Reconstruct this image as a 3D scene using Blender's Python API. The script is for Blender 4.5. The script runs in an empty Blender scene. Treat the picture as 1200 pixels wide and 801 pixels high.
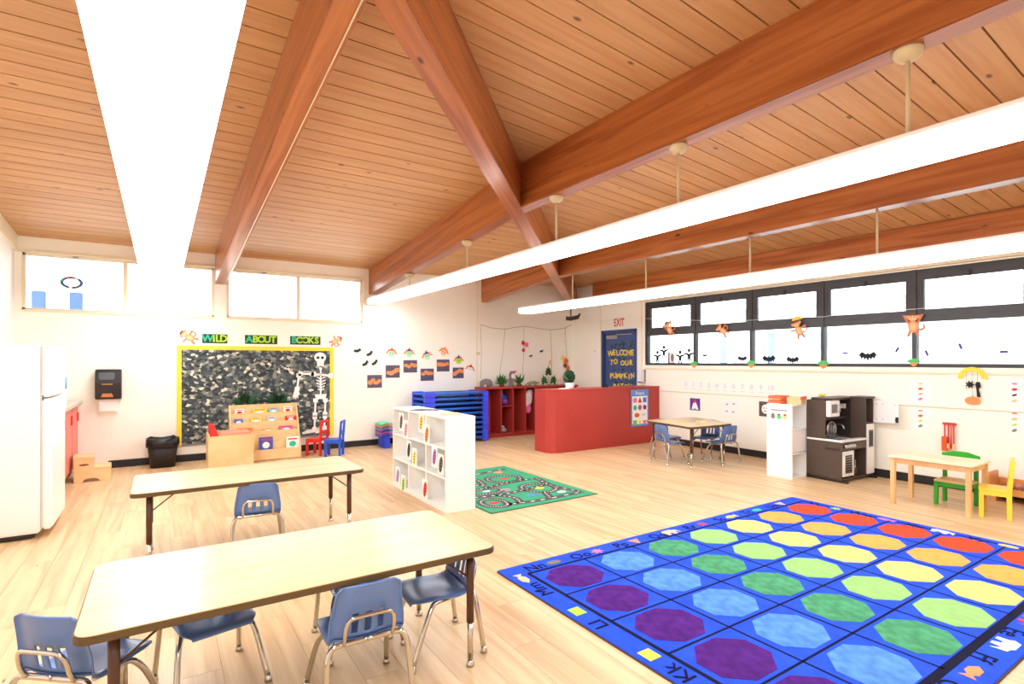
import bpy, bmesh, math, random
from mathutils import Vector, Matrix
random.seed(7)
PI = math.pi
SC = bpy.context.scene
COL = SC.collection
# ---------------------------------------------------------------- camera
CAM_H, FPX, YAW, HOR = 1.5, 629.0, 0.579, 423.0
cam_d = bpy.data.cameras.new('camera')
cam_d.sensor_fit = 'HORIZONTAL'; cam_d.sensor_width = 36.0
cam_d.lens = FPX / 1200 * 36.0
cam_d.shift_y = (HOR - 400.5) / 1200
cam_d.clip_start = 0.05
cam = bpy.data.objects.new('camera', cam_d); COL.objects.link(cam)
cam.location = (0, 0, CAM_H); cam.rotation_euler = (PI / 2, 0, -YAW)
SC.camera = cam
# ---------------------------------------------------------------- world, exposure
w = bpy.data.worlds.new('daylight'); SC.world = w; w.use_nodes = True
bg = w.node_tree.nodes['Background']
bg.inputs[0].default_value = (0.90, 0.95, 1.0, 1); bg.inputs[1].default_value = 5.0
SC.view_settings.view_transform = 'Standard'; SC.view_settings.look = 'None'
SC.view_settings.gamma = 1.0; SC.view_settings.use_curve_mapping = False
SC.view_settings.exposure = 0.28
TUBE = 11.5            # strength of the fluorescent lenses
SC.cycles.max_bounces = 10; SC.cycles.diffuse_bounces = 6; SC.cycles.transparent_max_bounces = 16
SC.cycles.sample_clamp_indirect = 8.0
SC.cycles.caustics_reflective = False; SC.cycles.caustics_refractive = False
# ---------------------------------------------------------------- room numbers (metres)
YA, XB, XC, YD = 9.40, 7.81, -1.60, -2.6     # far wall, window wall, near side wall, wall behind camera
Z0, SL = 3.14, 0.085                         # eaves height, roof slope
def ceil_z(x, y): return Z0 + SL * min(YA - y, XB - x)
# ---------------------------------------------------------------- helpers
def lin(c):
    return tuple(((v / 255) / 12.92 if v / 255 <= 0.04045 else ((v / 255 + 0.055) / 1.055) ** 2.4) for v in c)
MATS = {}
def mat(name, rgb, rough=0.5, metal=0.0, var=0.04, scale=6.0, spec=0.4, bump=0.0, emit=None, coat=0.0, stretch=None):
    if name in MATS: return MATS[name]
    m = bpy.data.materials.new(name); m.use_nodes = True
    nt = m.node_tree; b = nt.nodes['Principled BSDF']
    c = lin(rgb)
    b.inputs['Roughness'].default_value = rough; b.inputs['Metallic'].default_value = metal
    b.inputs['Specular IOR Level'].default_value = spec
    b.inputs['Coat Weight'].default_value = coat
    tc = nt.nodes.new('ShaderNodeTexCoord'); nz = nt.nodes.new('ShaderNodeTexNoise')
    nz.inputs['Scale'].default_value = scale; nz.inputs['Detail'].default_value = 4
    mp = nt.nodes.new('ShaderNodeMapping')
    if stretch: mp.inputs['Scale'].default_value = stretch
    nt.links.new(tc.outputs['Object'], mp.inputs[0]); nt.links.new(mp.outputs[0], nz.inputs['Vector'])
    r = nt.nodes.new('ShaderNodeValToRGB')
    r.color_ramp.elements[0].position = 0.3; r.color_ramp.elements[1].position = 0.7
    r.color_ramp.elements[0].color = (*[max(0, v * (1 - var)) for v in c], 1)
    r.color_ramp.elements[1].color = (*[min(1, v * (1 + var)) for v in c], 1)
    nt.links.new(nz.outputs['Fac'], r.inputs[0]); nt.links.new(r.outputs[0], b.inputs['Base Color'])
    if bump:
        bp = nt.nodes.new('ShaderNodeBump'); bp.inputs['Strength'].default_value = bump
        bp.inputs['Distance'].default_value = 0.004
        nt.links.new(nz.outputs['Fac'], bp.inputs['Height']); nt.links.new(bp.outputs[0], b.inputs['Normal'])
    if emit:
        b.inputs['Emission Color'].default_value = (*lin(emit[0]), 1); b.inputs['Emission Strength'].default_value = emit[1]
    MATS[name] = m
    return m
def wood(name, light, dark, rough=0.45, stretch=(0.6, 9, 9), scale=1.6, knots=0.0, rnd=0.25, spec=0.4, knot_scale=(1.2, 5, 5), coat=0.0):
    if name in MATS: return MATS[name]
    m = bpy.data.materials.new(name); m.use_nodes = True
    nt = m.node_tree; L = nt.links; N = nt.nodes.new
    b = nt.nodes['Principled BSDF']; b.inputs['Roughness'].default_value = rough
    b.inputs['Specular IOR Level'].default_value = spec; b.inputs['Coat Weight'].default_value = coat
    b.inputs['Coat Roughness'].default_value = 0.25
    tc = N('ShaderNodeTexCoord'); oi = N('ShaderNodeObjectInfo')
    off = N('ShaderNodeVectorMath'); off.operation = 'MULTIPLY'
    off.inputs[1].default_value = (37.0, 11.0, 5.0)
    cmb = N('ShaderNodeCombineXYZ')
    for i in range(3): L.new(oi.outputs['Random'], cmb.inputs[i])
    L.new(cmb.outputs[0], off.inputs[0])
    add = N('ShaderNodeVectorMath'); L.new(tc.outputs['Object'], add.inputs[0]); L.new(off.outputs[0], add.inputs[1])
    mp = N('ShaderNodeMapping'); mp.inputs['Scale'].default_value = stretch; L.new(add.outputs[0], mp.inputs[0])
    nz = N('ShaderNodeTexNoise'); nz.inputs['Scale'].default_value = scale; nz.inputs['Detail'].default_value = 7
    nz.inputs['Distortion'].default_value = 0.6; L.new(mp.outputs[0], nz.inputs['Vector'])
    r = N('ShaderNodeValToRGB'); e = r.color_ramp.elements
    e[0].position = 0.32; e[0].color = (*lin(dark), 1); e[1].position = 0.62; e[1].color = (*lin(light), 1)
    L.new(nz.outputs['Fac'], r.inputs[0]); col = r.outputs[0]
    if rnd:
        hs = N('ShaderNodeHueSaturation'); mr = N('ShaderNodeMapRange')
        mr.inputs['To Min'].default_value = 1 - rnd; mr.inputs['To Max'].default_value = 1 + rnd * 0.6
        L.new(oi.outputs['Random'], mr.inputs[0]); L.new(mr.outputs[0], hs.inputs['Value']); L.new(col, hs.inputs['Color']); col = hs.outputs[0]
    if knots:
        mk = N('ShaderNodeMapping'); mk.inputs['Scale'].default_value = knot_scale; L.new(add.outputs[0], mk.inputs[0])
        vo = N('ShaderNodeTexVoronoi'); vo.inputs['Scale'].default_value = 1.0; L.new(mk.outputs[0], vo.inputs['Vector'])
        kr = N('ShaderNodeValToRGB'); kr.color_ramp.elements[0].position = knots * 0.45; kr.color_ramp.elements[0].color = (1, 1, 1, 1)
        kr.color_ramp.elements[1].position = knots; kr.color_ramp.elements[1].color = (0, 0, 0, 1)
        sc_ = N('ShaderNodeSeparateColor'); L.new(vo.outputs['Color'], sc_.inputs[0])
        gt = N('ShaderNodeMath'); gt.operation = 'LESS_THAN'; gt.inputs[1].default_value = 0.68; L.new(sc_.outputs[0], gt.inputs[0])
        ad = N('ShaderNodeMath'); L.new(vo.outputs['Distance'], ad.inputs[0]); L.new(gt.outputs[0], ad.inputs[1])
        L.new(ad.outputs[0], kr.inputs[0])
        mx = N('ShaderNodeMix'); mx.data_type = 'RGBA'; L.new(kr.outputs[0], mx.inputs['Factor']); L.new(col, mx.inputs[6])
        mx.inputs[7].default_value = (*[v * 0.30 for v in lin(dark)], 1); col = mx.outputs[2]
    L.new(col, b.inputs['Base Color'])
    bp = N('ShaderNodeBump'); bp.inputs['Strength'].default_value = 0.08; bp.inputs['Distance'].default_value = 0.003
    L.new(nz.outputs['Fac'], bp.inputs['Height']); L.new(bp.outputs[0], b.inputs['Normal'])
    MATS[name] = m
    return m
class MB:
    """collects shapes and links them as one mesh"""
    def __init__(s): s.v = []; s.f = []; s.sm = []
    def add(s, vs, fs, smooth=False):
        o = len(s.v); s.v += [tuple(p) for p in vs]
        for f in fs: s.f.append(tuple(i + o for i in f)); s.sm.append(smooth)
        return s
    def box(s, x0, x1, y0, y1, z0, z1):
        x0, x1 = min(x0, x1), max(x0, x1); y0, y1 = min(y0, y1), max(y0, y1); z0, z1 = min(z0, z1), max(z0, z1)
        return s.add([(x0,y0,z0),(x1,y0,z0),(x1,y1,z0),(x0,y1,z0),(x0,y0,z1),(x1,y0,z1),(x1,y1,z1),(x0,y1,z1)],
            [(0,3,2,1),(4,5,6,7),(0,1,5,4),(1,2,6,5),(2,3,7,6),(3,0,4,7)])
    def prism(s, pts, a, b, axis='y'):
        """outline pts (u,v) extruded from a to b along an axis; y: (u,*,v)  z: (u,v,*)  x: (*,u,v)"""
        n = len(pts)
        mk = {'y': lambda u, v, t: (u, t, v), 'z': lambda u, v, t: (u, v, t), 'x': lambda u, v, t: (t, u, v)}[axis]
        vs = [mk(u, v, a) for u, v in pts] + [mk(u, v, b) for u, v in pts]
        fs = [tuple(range(n - 1, -1, -1)), tuple(range(n, 2 * n))] + [(i, (i + 1) % n, n + (i + 1) % n, n + i) for i in range(n)]
        return s.add(vs, fs)
    def tube(s, path, r, seg=8, caps=True):
        P = [Vector(p) for p in path]; n = len(P); rings = []
        up = None
        R = r if isinstance(r, (list, tuple)) else [r] * n
        for i, p in enumerate(P):
            t = (P[min(i + 1, n - 1)] - P[max(i - 1, 0)]).normalized()
            if up is None:
                up = t.orthogonal().normalized()
            up = (up - t * up.dot(t)); up = up.normalized() if up.length > 1e-6 else t.orthogonal().normalized()
            sd = t.cross(up)
            rings.append([p + (up * math.cos(2*PI*k/seg) + sd * math.sin(2*PI*k/seg)) * R[i] for k in range(seg)])
        vs = [q for rg in rings for q in rg]; fs = []
        for i in range(n - 1):
            for k in range(seg):
                fs.append((i*seg+k, i*seg+(k+1) % seg, (i+1)*seg+(k+1) % seg, (i+1)*seg+k))
        s.add(vs, fs, True)
        if caps:
            s.add(rings[0], [tuple(range(seg - 1, -1, -1))]); s.add(rings[-1], [tuple(range(seg))])
        return s
    def lathe(s, prof, seg=16, c=(0, 0, 0), sx=1, sy=1):
        vs = []; fs = []
        for r, z in prof:
            for k in range(seg): a = 2*PI*k/seg; vs.append((c[0] + r*math.cos(a)*sx, c[1] + r*math.sin(a)*sy, c[2] + z))
        for i in range(len(prof) - 1):
            for k in range(seg): fs.append((i*seg+k, i*seg+(k+1) % seg, (i+1)*seg+(k+1) % seg, (i+1)*seg+k))
        s.add(vs, fs, True)
        s.add([vs[k] for k in range(seg)], [tuple(range(seg - 1, -1, -1))])
        o = (len(prof) - 1) * seg; s.add([vs[o + k] for k in range(seg)], [tuple(range(seg))])
        return s
    def ball(s, c, rx, ry, rz, seg=12, rings=7):
        prof = [(math.sin(PI*i/rings), -math.cos(PI*i/rings)) for i in range(rings + 1)]
        vs = []; fs = []
        for r, z in prof:
            for k in range(seg): a = 2*PI*k/seg; vs.append((c[0]+rx*r*math.cos(a), c[1]+ry*r*math.sin(a), c[2]+rz*z))
        for i in range(rings):
            for k in range(seg): fs.append((i*seg+k, i*seg+(k+1) % seg, (i+1)*seg+(k+1) % seg, (i+1)*seg+k))
        return s.add(vs, fs, True)
    def mesh(s, name, bevel=0.0, seg=2):
        me = bpy.data.meshes.new(name); me.from_pydata(s.v, [], s.f)
        me.polygons.foreach_set('use_smooth', s.sm); me.update()
        bm = bmesh.new(); bm.from_mesh(me)
        bmesh.ops.remove_doubles(bm, verts=bm.verts, dist=1e-6)
        bmesh.ops.recalc_face_normals(bm, faces=bm.faces)
        if bevel:
            ed = [e for e in bm.edges if len(e.link_faces) == 2 and e.calc_face_angle(0) > 0.6]
            bmesh.ops.bevel(bm, geom=ed, offset=bevel, segments=seg, affect='EDGES', clamp_overlap=True)
        bm.to_mesh(me); bm.free()
        return me
    def obj(s, name, m, parent=None, bevel=0.0, seg=2):
        return link(name, s.mesh(name, bevel, seg), m, parent)
def link(name, me, m, parent=None):
    o = bpy.data.objects.new(name, me); COL.objects.link(o)
    if m is not None and not me.materials: me.materials.append(m)
    if parent is not None: o.parent = parent
    return o
def tag(o, label, cat, group=None):
    o['label'] = label; o['category'] = cat
    if group: o['group'] = group
    return o
def thing(name, label, cat, loc=(0, 0, 0), rz=0.0, group=None):
    o = bpy.data.objects.new(name, None); COL.objects.link(o); o.empty_display_size = 0.1
    o.location = loc; o.rotation_euler = (0, 0, rz)
    return tag(o, label, cat, group)
def struct(o): o['kind'] = 'structure'; return o
def place(o, loc, rz=0.0): o.location = loc; o.rotation_euler = (0, 0, rz); return o
def dup(root, loc, rz, label=None, group=None):
    def cp(o, par):
        c = o.copy(); COL.objects.link(c); c.parent = par
        for ch in list(o.children): cp(ch, c)
        return c
    c = cp(root, None); c.location = loc; c.rotation_euler = (0, 0, rz)
    if label: c['label'] = label
    if group: c['group'] = group
    return c
# a pixel of the 1200 x 801 frame read onto a wall, so that wall things can be listed by where they were measured
_F = (math.sin(YAW), math.cos(YAW)); _R = (math.cos(YAW), -math.sin(YAW))
def _ray(px, py): k = (px - 600) / FPX; return (_F[0] + _R[0]*k, _F[1] + _R[1]*k, (HOR - py) / FPX)
def onA(px, py, Y=YA): d = _ray(px, py); t = Y / d[1]; return (d[0]*t, CAM_H + d[2]*t)      # (x, z) on the far wall
def onB(px, py, X=XB): d = _ray(px, py); t = X / d[0]; return (d[1]*t, CAM_H + d[2]*t)      # (y, z) on the window wall
RB = -PI / 2                                                                                 # wall B things: local x runs along -y
def wallA(px, py, off=0.0): x, z = onA(px, py); return (x, YA - off, z)
def wallB(px, py, off=0.0): y, z = onB(px, py); return (XB - off, y, z)
def ell(rx, rz, cx=0, cz=0, n=16): return [(cx + rx*math.cos(2*PI*k/n), cz + rz*math.sin(2*PI*k/n)) for k in range(n)]
def rot2(pts, a, cx=0, cz=0): c, s_ = math.cos(a), math.sin(a); return [(cx + x*c - z*s_, cz + x*s_ + z*c) for x, z in pts]
def rrect(x0, x1, z0, z1, r, n=5):
    out = []
    for cx, cz, a0 in ((x1-r, z0+r, -PI/2), (x1-r, z1-r, 0), (x0+r, z1-r, PI/2), (x0+r, z0+r, PI)):
        out += [(cx + r*math.cos(a0 + PI/2*k/n), cz + r*math.sin(a0 + PI/2*k/n)) for k in range(n + 1)]
    return out
def flat(name, pts, m, parent=None, t=0.004, out=0.0, both=False):
    """a flat cut-out standing up: outline in (x, z), front towards -y"""
    return MB().prism(pts, -out - t, -out).obj(name, m, parent)
_txt = {}
def text_mesh(body, size, depth=0.002, mode='wall', bold=0.0):
    key = (body, size, depth, mode, bold)
    if key in _txt: return _txt[key]
    cu = bpy.data.curves.new('lettering', 'FONT'); cu.body = body; cu.size = size; cu.extrude = depth / 2
    cu.align_x = 'CENTER'; cu.align_y = 'CENTER'; cu.resolution_u = 3; cu.offset = bold
    o = bpy.data.objects.new('lettering', cu); COL.objects.link(o)
    dg = bpy.context.evaluated_depsgraph_get(); dg.update()
    me = bpy.data.meshes.new_from_object(o.evaluated_get(dg))
    bpy.data.objects.remove(o); bpy.data.curves.remove(cu)
    if mode == 'wall':
        for v in me.vertices: v.co = (v.co.x, -v.co.z, v.co.y)
    me.materials.clear(); _txt[key] = me
    return me
def text(name, body, size, m, parent, x=0, z=0, out=0.005, tilt=0.0, depth=0.003, bold=0.0):
    me = text_mesh(body, size, depth, 'wall', bold).copy()
    o = link(name, me, m, parent); o.location = (x, -out, z); o.rotation_euler = (0, tilt, 0)
    return o
def catmull(P, n):
    P = [Vector(p) for p in P]; out = []
    for i in range(len(P) - 1):
        a, b, c, d = P[max(i-1, 0)], P[i], P[i+1], P[min(i+2, len(P)-1)]
        for k in range(n):
            t = k / n
            out.append(0.5 * ((2*b) + (c - a)*t + (2*a - 5*b + 4*c - d)*t*t + (3*b - a - 3*c + d)*t**3))
    out.append(P[-1]); return out
# ---------------------------------------------------------------- materials
M_wall = mat('cream_wall_paint', (250, 249, 238), 0.6, var=0.012, scale=2.0, spec=0.25)
M_wallC = mat('white_wall_paint', (250, 248, 244), 0.6, var=0.012, scale=2.0, spec=0.25)
M_trim = mat('cream_trim_paint', (240, 230, 204), 0.45, var=0.01)
M_base = mat('black_rubber_base', (38, 38, 40), 0.5, var=0.1)
M_white = mat('white_enamel', (244, 244, 244), 0.3, var=0.01)
M_lam = mat('white_laminate', (250, 250, 248), 0.38, var=0.01)
M_paper = mat('white_paper', (248, 247, 244), 0.7, var=0.01)
M_black = mat('black_plastic', (42, 38, 38), 0.4, var=0.1)
M_blackp = mat('black_paper', (34, 34, 38), 0.8, var=0.1)
M_chrome = mat('polished_chrome', (205, 200, 190), 0.14, 1.0, var=0.03)
M_steel = mat('brushed_steel', (190, 190, 192), 0.3, 1.0, var=0.05)
M_chair = mat('blue_moulded_plastic', (100, 132, 192), 0.28, var=0.05, scale=3, spec=0.5)
M_red = mat('red_painted_board', (180, 62, 56), 0.4, var=0.05, scale=2.5)
M_orange = mat('orange_card', (240, 150, 92), 0.7, var=0.08)
M_dorange = mat('deep_orange_card', (222, 96, 44), 0.7, var=0.1)
M_yellow = mat('yellow_card', (250, 220, 70), 0.6, var=0.04)
M_green = mat('green_card', (92, 196, 110), 0.7, var=0.06)
M_lime = mat('lime_card', (176, 226, 64), 0.7, var=0.04)
M_purple = mat('purple_card', (104, 52, 158), 0.7, var=0.05)
M_pink = mat('pink_card', (236, 120, 170), 0.7, var=0.05)
M_redc = mat('red_card', (216, 50, 50), 0.6, var=0.05)
M_bluec = mat('blue_card', (70, 130, 220), 0.6, var=0.05)
M_teal = mat('teal_card', (40, 190, 150), 0.6, var=0.05)
M_grey = mat('grey_card', (130, 126, 128), 0.7, var=0.08)
M_brown = mat('brown_card', (124, 74, 44), 0.7, var=0.08)
M_skin = mat('peach_card', (250, 200, 150), 0.7, var=0.05)
M_birch = wood('birch_plywood', (238, 208, 156), (226, 190, 136), 0.45, (2, 9, 2), 1.5, rnd=0.04)
M_lamtop = wood('maple_laminate', (218, 192, 146), (212, 182, 134), 0.27, (0.8, 10, 4), 1.2, rnd=0.03, spec=0.5)
M_ceil = wood('pine_ceiling_plank', (204, 157, 107), (192, 141, 90), 0.5, (0.7, 12, 4), 1.5, knots=0.14, rnd=0.07, knot_scale=(3.4, 7.0, 1.0))
M_beam = wood('stained_beam', (186, 112, 60), (146, 78, 36), 0.32, (0.35, 7, 7), 2.2, knots=0.16, rnd=0.04, knot_scale=(3.2, 8, 8), coat=0.35)
M_floor = wood('vinyl_floor_plank', (232, 200, 154), (208, 168, 122), 0.33, (9, 0.6, 1), 1.6, knots=0.07, rnd=0.05, knot_scale=(9, 2.6, 1), spec=0.4)
M_gap = mat('dark_joint', (74, 40, 18), 0.8, var=0.1)
M_fgap = mat('floor_joint', (200, 164, 120), 0.8, var=0.1)
M_edge = mat('brown_edge_band', (94, 74, 46), 0.4, var=0.06)
M_leg = mat('brown_leg_enamel', (84, 52, 36), 0.35, var=0.06)
M_leaf = mat('plant_leaf', (44, 104, 52), 0.5, var=0.25, scale=30)
M_leafd = mat('dark_plant_leaf', (34, 78, 42), 0.5, var=0.25, scale=30)
M_lens = mat('lit_fluorescent_lens', (255, 255, 255), 0.4, var=0.0, emit=((246, 251, 255), TUBE))
M_house = mat('white_light_housing', (238, 236, 230), 0.4, var=0.01)
M_cream = mat('cream_metal', (226, 214, 176), 0.4, var=0.02)
M_darkf = mat('dark_window_frame', (66, 65, 68), 0.4, var=0.06)
M_navy = mat('navy_door_paint', (56, 78, 130), 0.4, var=0.04)
def glass_mat():
    m = bpy.data.materials.new('window_glass'); m.use_nodes = True; nt = m.node_tree
    nt.nodes.clear(); N = nt.nodes.new
    o = N('ShaderNodeOutputMaterial'); mx = N('ShaderNodeMixShader'); tr = N('ShaderNodeBsdfTransparent'); gl = N('ShaderNodeBsdfGlossy')
    fr = N('ShaderNodeFresnel'); fr.inputs[0].default_value = 1.45; gl.inputs['Roughness'].default_value = 0.02
    tr.inputs[0].default_value = (0.97, 0.985, 0.98, 1)
    nt.links.new(fr.outputs[0], mx.inputs[0]); nt.links.new(tr.outputs[0], mx.inputs[1]); nt.links.new(gl.outputs[0], mx.inputs[2])
    nt.links.new(mx.outputs[0], o.inputs[0]); return m
M_glass = glass_mat()
# ================================================================ THE ROOM
# ---- floor: laid planks along y over a slab
floor = struct(MB().box(XC, XB, YD, YA, -0.10, -0.006).obj('floor', M_fgap))
PW, PL, G = 0.185, 1.22, 0.0016
cands = []
nx = int((XB - XC) / PW) + 1
for i in range(nx):
    x0 = XC + i*PW; x1 = min(x0 + PW, XB)
    if x1 - x0 < 0.02: continue
    y = YD - random.random() * PL
    while y < YA:
        a, b = max(y, YD), min(y + PL, YA)
        if b - a > 0.03:
            cx, cy = (x0 + x1)/2, (a + b)/2
            dep = cx*_F[0] + cy*_F[1]; lat = cx*_R[0] + cy*_R[1]
            vis = dep > 0.8 and abs(lat/dep) < 1.02 and CAM_H/dep*FPX < 400
            cands.append((0 if vis else 1, dep if dep > 0 else 99, x0, x1, a, b))
        y += PL
cands.sort()
rest = MB(); shared = {}
for k, (nv, dep, x0, x1, a, b) in enumerate(cands):
    if k < 300 and not nv:
        key = (round(x1 - x0, 3), round(b - a, 3))
        if key not in shared:
            shared[key] = MB().box(-(x1-x0)/2 + G/2, (x1-x0)/2 - G/2, -(b-a)/2 + G/2, (b-a)/2 - G/2, -0.006, 0).mesh('floor_plank')
        o = link('floor_plank', shared[key], M_floor, floor); o.location = ((x0 + x1)/2, (a + b)/2, 0)
    else:
        rest.box(x0 + G/2, x1 - G/2, a + G/2, b - G/2, -0.006, 0)
o = rest.obj('floor_planking', M_floor, floor); o['kind'] = 'stuff'
# ---- ceiling: two roof slopes meeting on a hip, boarded
cb = MB()
hip = lambda y: XB - (YA - y)
T = 0.024
def sl1(y): return Z0 + SL*(YA - y)
def sl2(x): return Z0 + SL*(XB - x)
yk = YA - (XB - XC)
for dz in (T, T + 0.1):
    pass
v1 = [(XC, YA, Z0), (XB, YA, Z0), (XC, yk, sl1(yk))]
v2 = [(XB, YA, Z0), (XB, YD, Z0), (XC, YD, sl2(XC)), (XC, yk, sl2(XC))]
for poly in (v1, v2):
    n = len(poly)
    vs = [(x, y, z + T) for x, y, z in poly] + [(x, y, z + T + 0.12) for x, y, z in poly]
    cb.add(vs, [tuple(range(n)), tuple(range(2*n-1, n-1, -1))] + [(i, (i+1) % n, n+(i+1) % n, n+i) for i in range(n)])
ceiling = struct(cb.obj('ceiling', M_gap))
CW, CG = 0.188, 0.011
def slab(c4, zf):
    lo = [(x, y, zf(x, y)) for x, y in c4]; n = len(lo); hi = [(x, y, z + T) for x, y, z in lo]
    return MB().add(lo + hi, [tuple(range(n-1, -1, -1)), tuple(range(n, 2*n))] + [(i, (i+1) % n, n+(i+1) % n, n+i) for i in range(n)])
y = YA
while y > YD:
    b, a = y - CG/2, max(y - CW + CG/2, YD)
    if b - a > 0.02:
        if hip(a) > XC + 0.05:
            slab([(XC, a), (hip(a), a), (hip(b), b), (XC, b)], lambda x, y: sl1(y)).obj('ceiling_plank', M_ceil, ceiling)
        if max(hip(b), XC) < XB - 0.02:
            slab([(max(hip(a), XC), a), (XB, a), (XB, b), (max(hip(b), XC), b)], lambda x, y: sl2(x)).obj('ceiling_plank', M_ceil, ceiling)
    y -= CW
# ---- walls
WT = 0.16
WA_Z0, WA_Z1 = 2.175, 2.935
WAS = [(-1.53, 0.685), (0.852, 2.985)]
MULA = [-0.43, 1.915]
wb = MB()
wb.box(XC - WT, XB + WT, YA, YA + WT, -0.1, WA_Z0)
wb.box(XC - WT, XB + WT, YA, YA + WT, WA_Z1, Z0 + T)
xs = [XC - WT] + [v for p in WAS for v in p] + [XB + WT]
for i in range(0, len(xs), 2): wb.box(xs[i], xs[i+1], YA, YA + WT, WA_Z0, WA_Z1)
wall_back = struct(wb.obj('wall_back', M_wall))
WB_Z0, WB_Z1 = 1.425, 2.63
MULB = [7.235, 6.12, 5.045, 3.945, 2.843, 1.742, 0.64]  # the last bay lies out of view, added to let in light
DY0, DY1, DZ = 7.47, 8.47, 2.14
wr = MB()
wr.box(XB, XB + WT, YD - WT, MULB[-1], -0.1, Z0 + T)
wr.box(XB, XB + WT, MULB[-1], MULB[0], -0.1, WB_Z0)
wr.box(XB, XB + WT, MULB[-1], MULB[0], WB_Z1, Z0 + T)
wr.box(XB, XB + WT, MULB[0], DY0, -0.1, Z0 + T)
wr.box(XB, XB + WT, DY0, DY1, DZ, Z0 + T)
wr.box(XB, XB + WT, DY1, YA, -0.1, Z0 + T)
wall_right = struct(wr.obj('wall_right', M_wall))
pts = [(YD - WT, -0.1), (YA, -0.1), (YA, Z0 + T), (yk, sl2(XC) + T), (YD - WT, sl2(XC) + T)]
wall_left = struct(MB().prism(pts, XC - WT, XC, 'x').obj('wall_left', M_wallC))
pts = [(XC, -0.1), (XB, -0.1), (XB, Z0 + T), (XC, sl2(XC) + T)]
wall_front = struct(MB().prism(pts, YD - WT, YD, 'y').obj('wall_front', M_wall))
# trims
struct(MB().prism([(YA, Z0 - 0.20), (YA, Z0), (2.0, sl1(2.0)), (2.0, sl1(2.0) - 0.20)], XC, XC + 0.035, 'x').obj('trim_1', M_trim))
struct(MB().box(XC, 0.69, YA - 0.03, YA, WA_Z1 - 0.005, WA_Z1 + 0.022).box(0.85, 3.0, YA - 0.03, YA, WA_Z1 - 0.005, WA_Z1 + 0.022).obj('trim_2', M_trim))
struct(MB().box(XB - 0.02, XB, YD, MULB[0] + 0.02, 1.345, 1.372).obj('trim_3', M_trim))
struct(MB().box(XB - 0.012, XB, YD, 7.4, 0.942, 0.950).obj('trim_4', mat('beige_reveal', (208, 196, 160), 0.6)))
struct(MB().box(XB - 0.09, XB, YD, 7.30, WB_Z1 + 0.012, WB_Z1 + 0.07).obj('trim_5', M_trim))
xq = onA(558.5, 450)[0]
struct(MB().box(xq, xq + 0.02, YA - 0.006, YA, 0.1, Z0 - 0.02).obj('trim_6', M_trim))
struct(MB().box(XB - 0.008, XB, 8.49, 8.51, 0.1, Z0 - 0.05).box(XB - 0.008, XB, 7.32, 7.35, 1.3, Z0 - 0.4).obj('trim_8', M_trim))
BH = 0.105
struct(MB().box(-0.62, 4.2, YA - 0.012, YA, 0, BH).obj('baseboard_back', M_base, bevel=0.003))
struct(MB().box(XB - 0.012, XB, YD, 6.8, 0, BH).obj('baseboard_right', M_base, bevel=0.003))
struct(MB().box(XC, XC + 0.012, YD, 5.9, 0, BH).obj('baseboard_left', M_base, bevel=0.003))
# ---- windows of the far wall
FR = 0.035
for k, ((a, b), mu) in enumerate(zip(WAS, MULA)):
    m = MB()
    yo, yi = YA + 0.10, YA + 0.03
    m.box(a, b, yi, yo, WA_Z0, WA_Z0 + FR).box(a, b, yi, yo, WA_Z1 - FR, WA_Z1)
    m.box(a, a + FR, yi, yo, WA_Z0, WA_Z1).box(b - FR, b, yi, yo, WA_Z0, WA_Z1)
    win = struct(m.obj('window_%d' % (k + 1), M_trim, bevel=0.003))
    MB().box(mu - 0.025, mu + 0.025, yi - 0.005, yo, WA_Z0 + FR, WA_Z1 - FR).obj('mullion', M_trim, win)
    for p, q in ((a + FR, mu - 0.025), (mu + 0.025, b - FR)):
        MB().box(p, q, YA + 0.06, YA + 0.066, WA_Z0 + FR, WA_Z1 - FR).obj('pane', M_glass, win)
    MB().box((a+mu)/2 - 0.03, (a+mu)/2 + 0.03, yi - 0.03, yi, WA_Z1 - 0.03, WA_Z1 - 0.005).obj('latch', M_steel, win)
    MB().box(a, b, YA - 0.025, YA + 0.03, WA_Z0 - 0.02, WA_Z0 + 0.004).obj('sill', M_trim, win)
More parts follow.
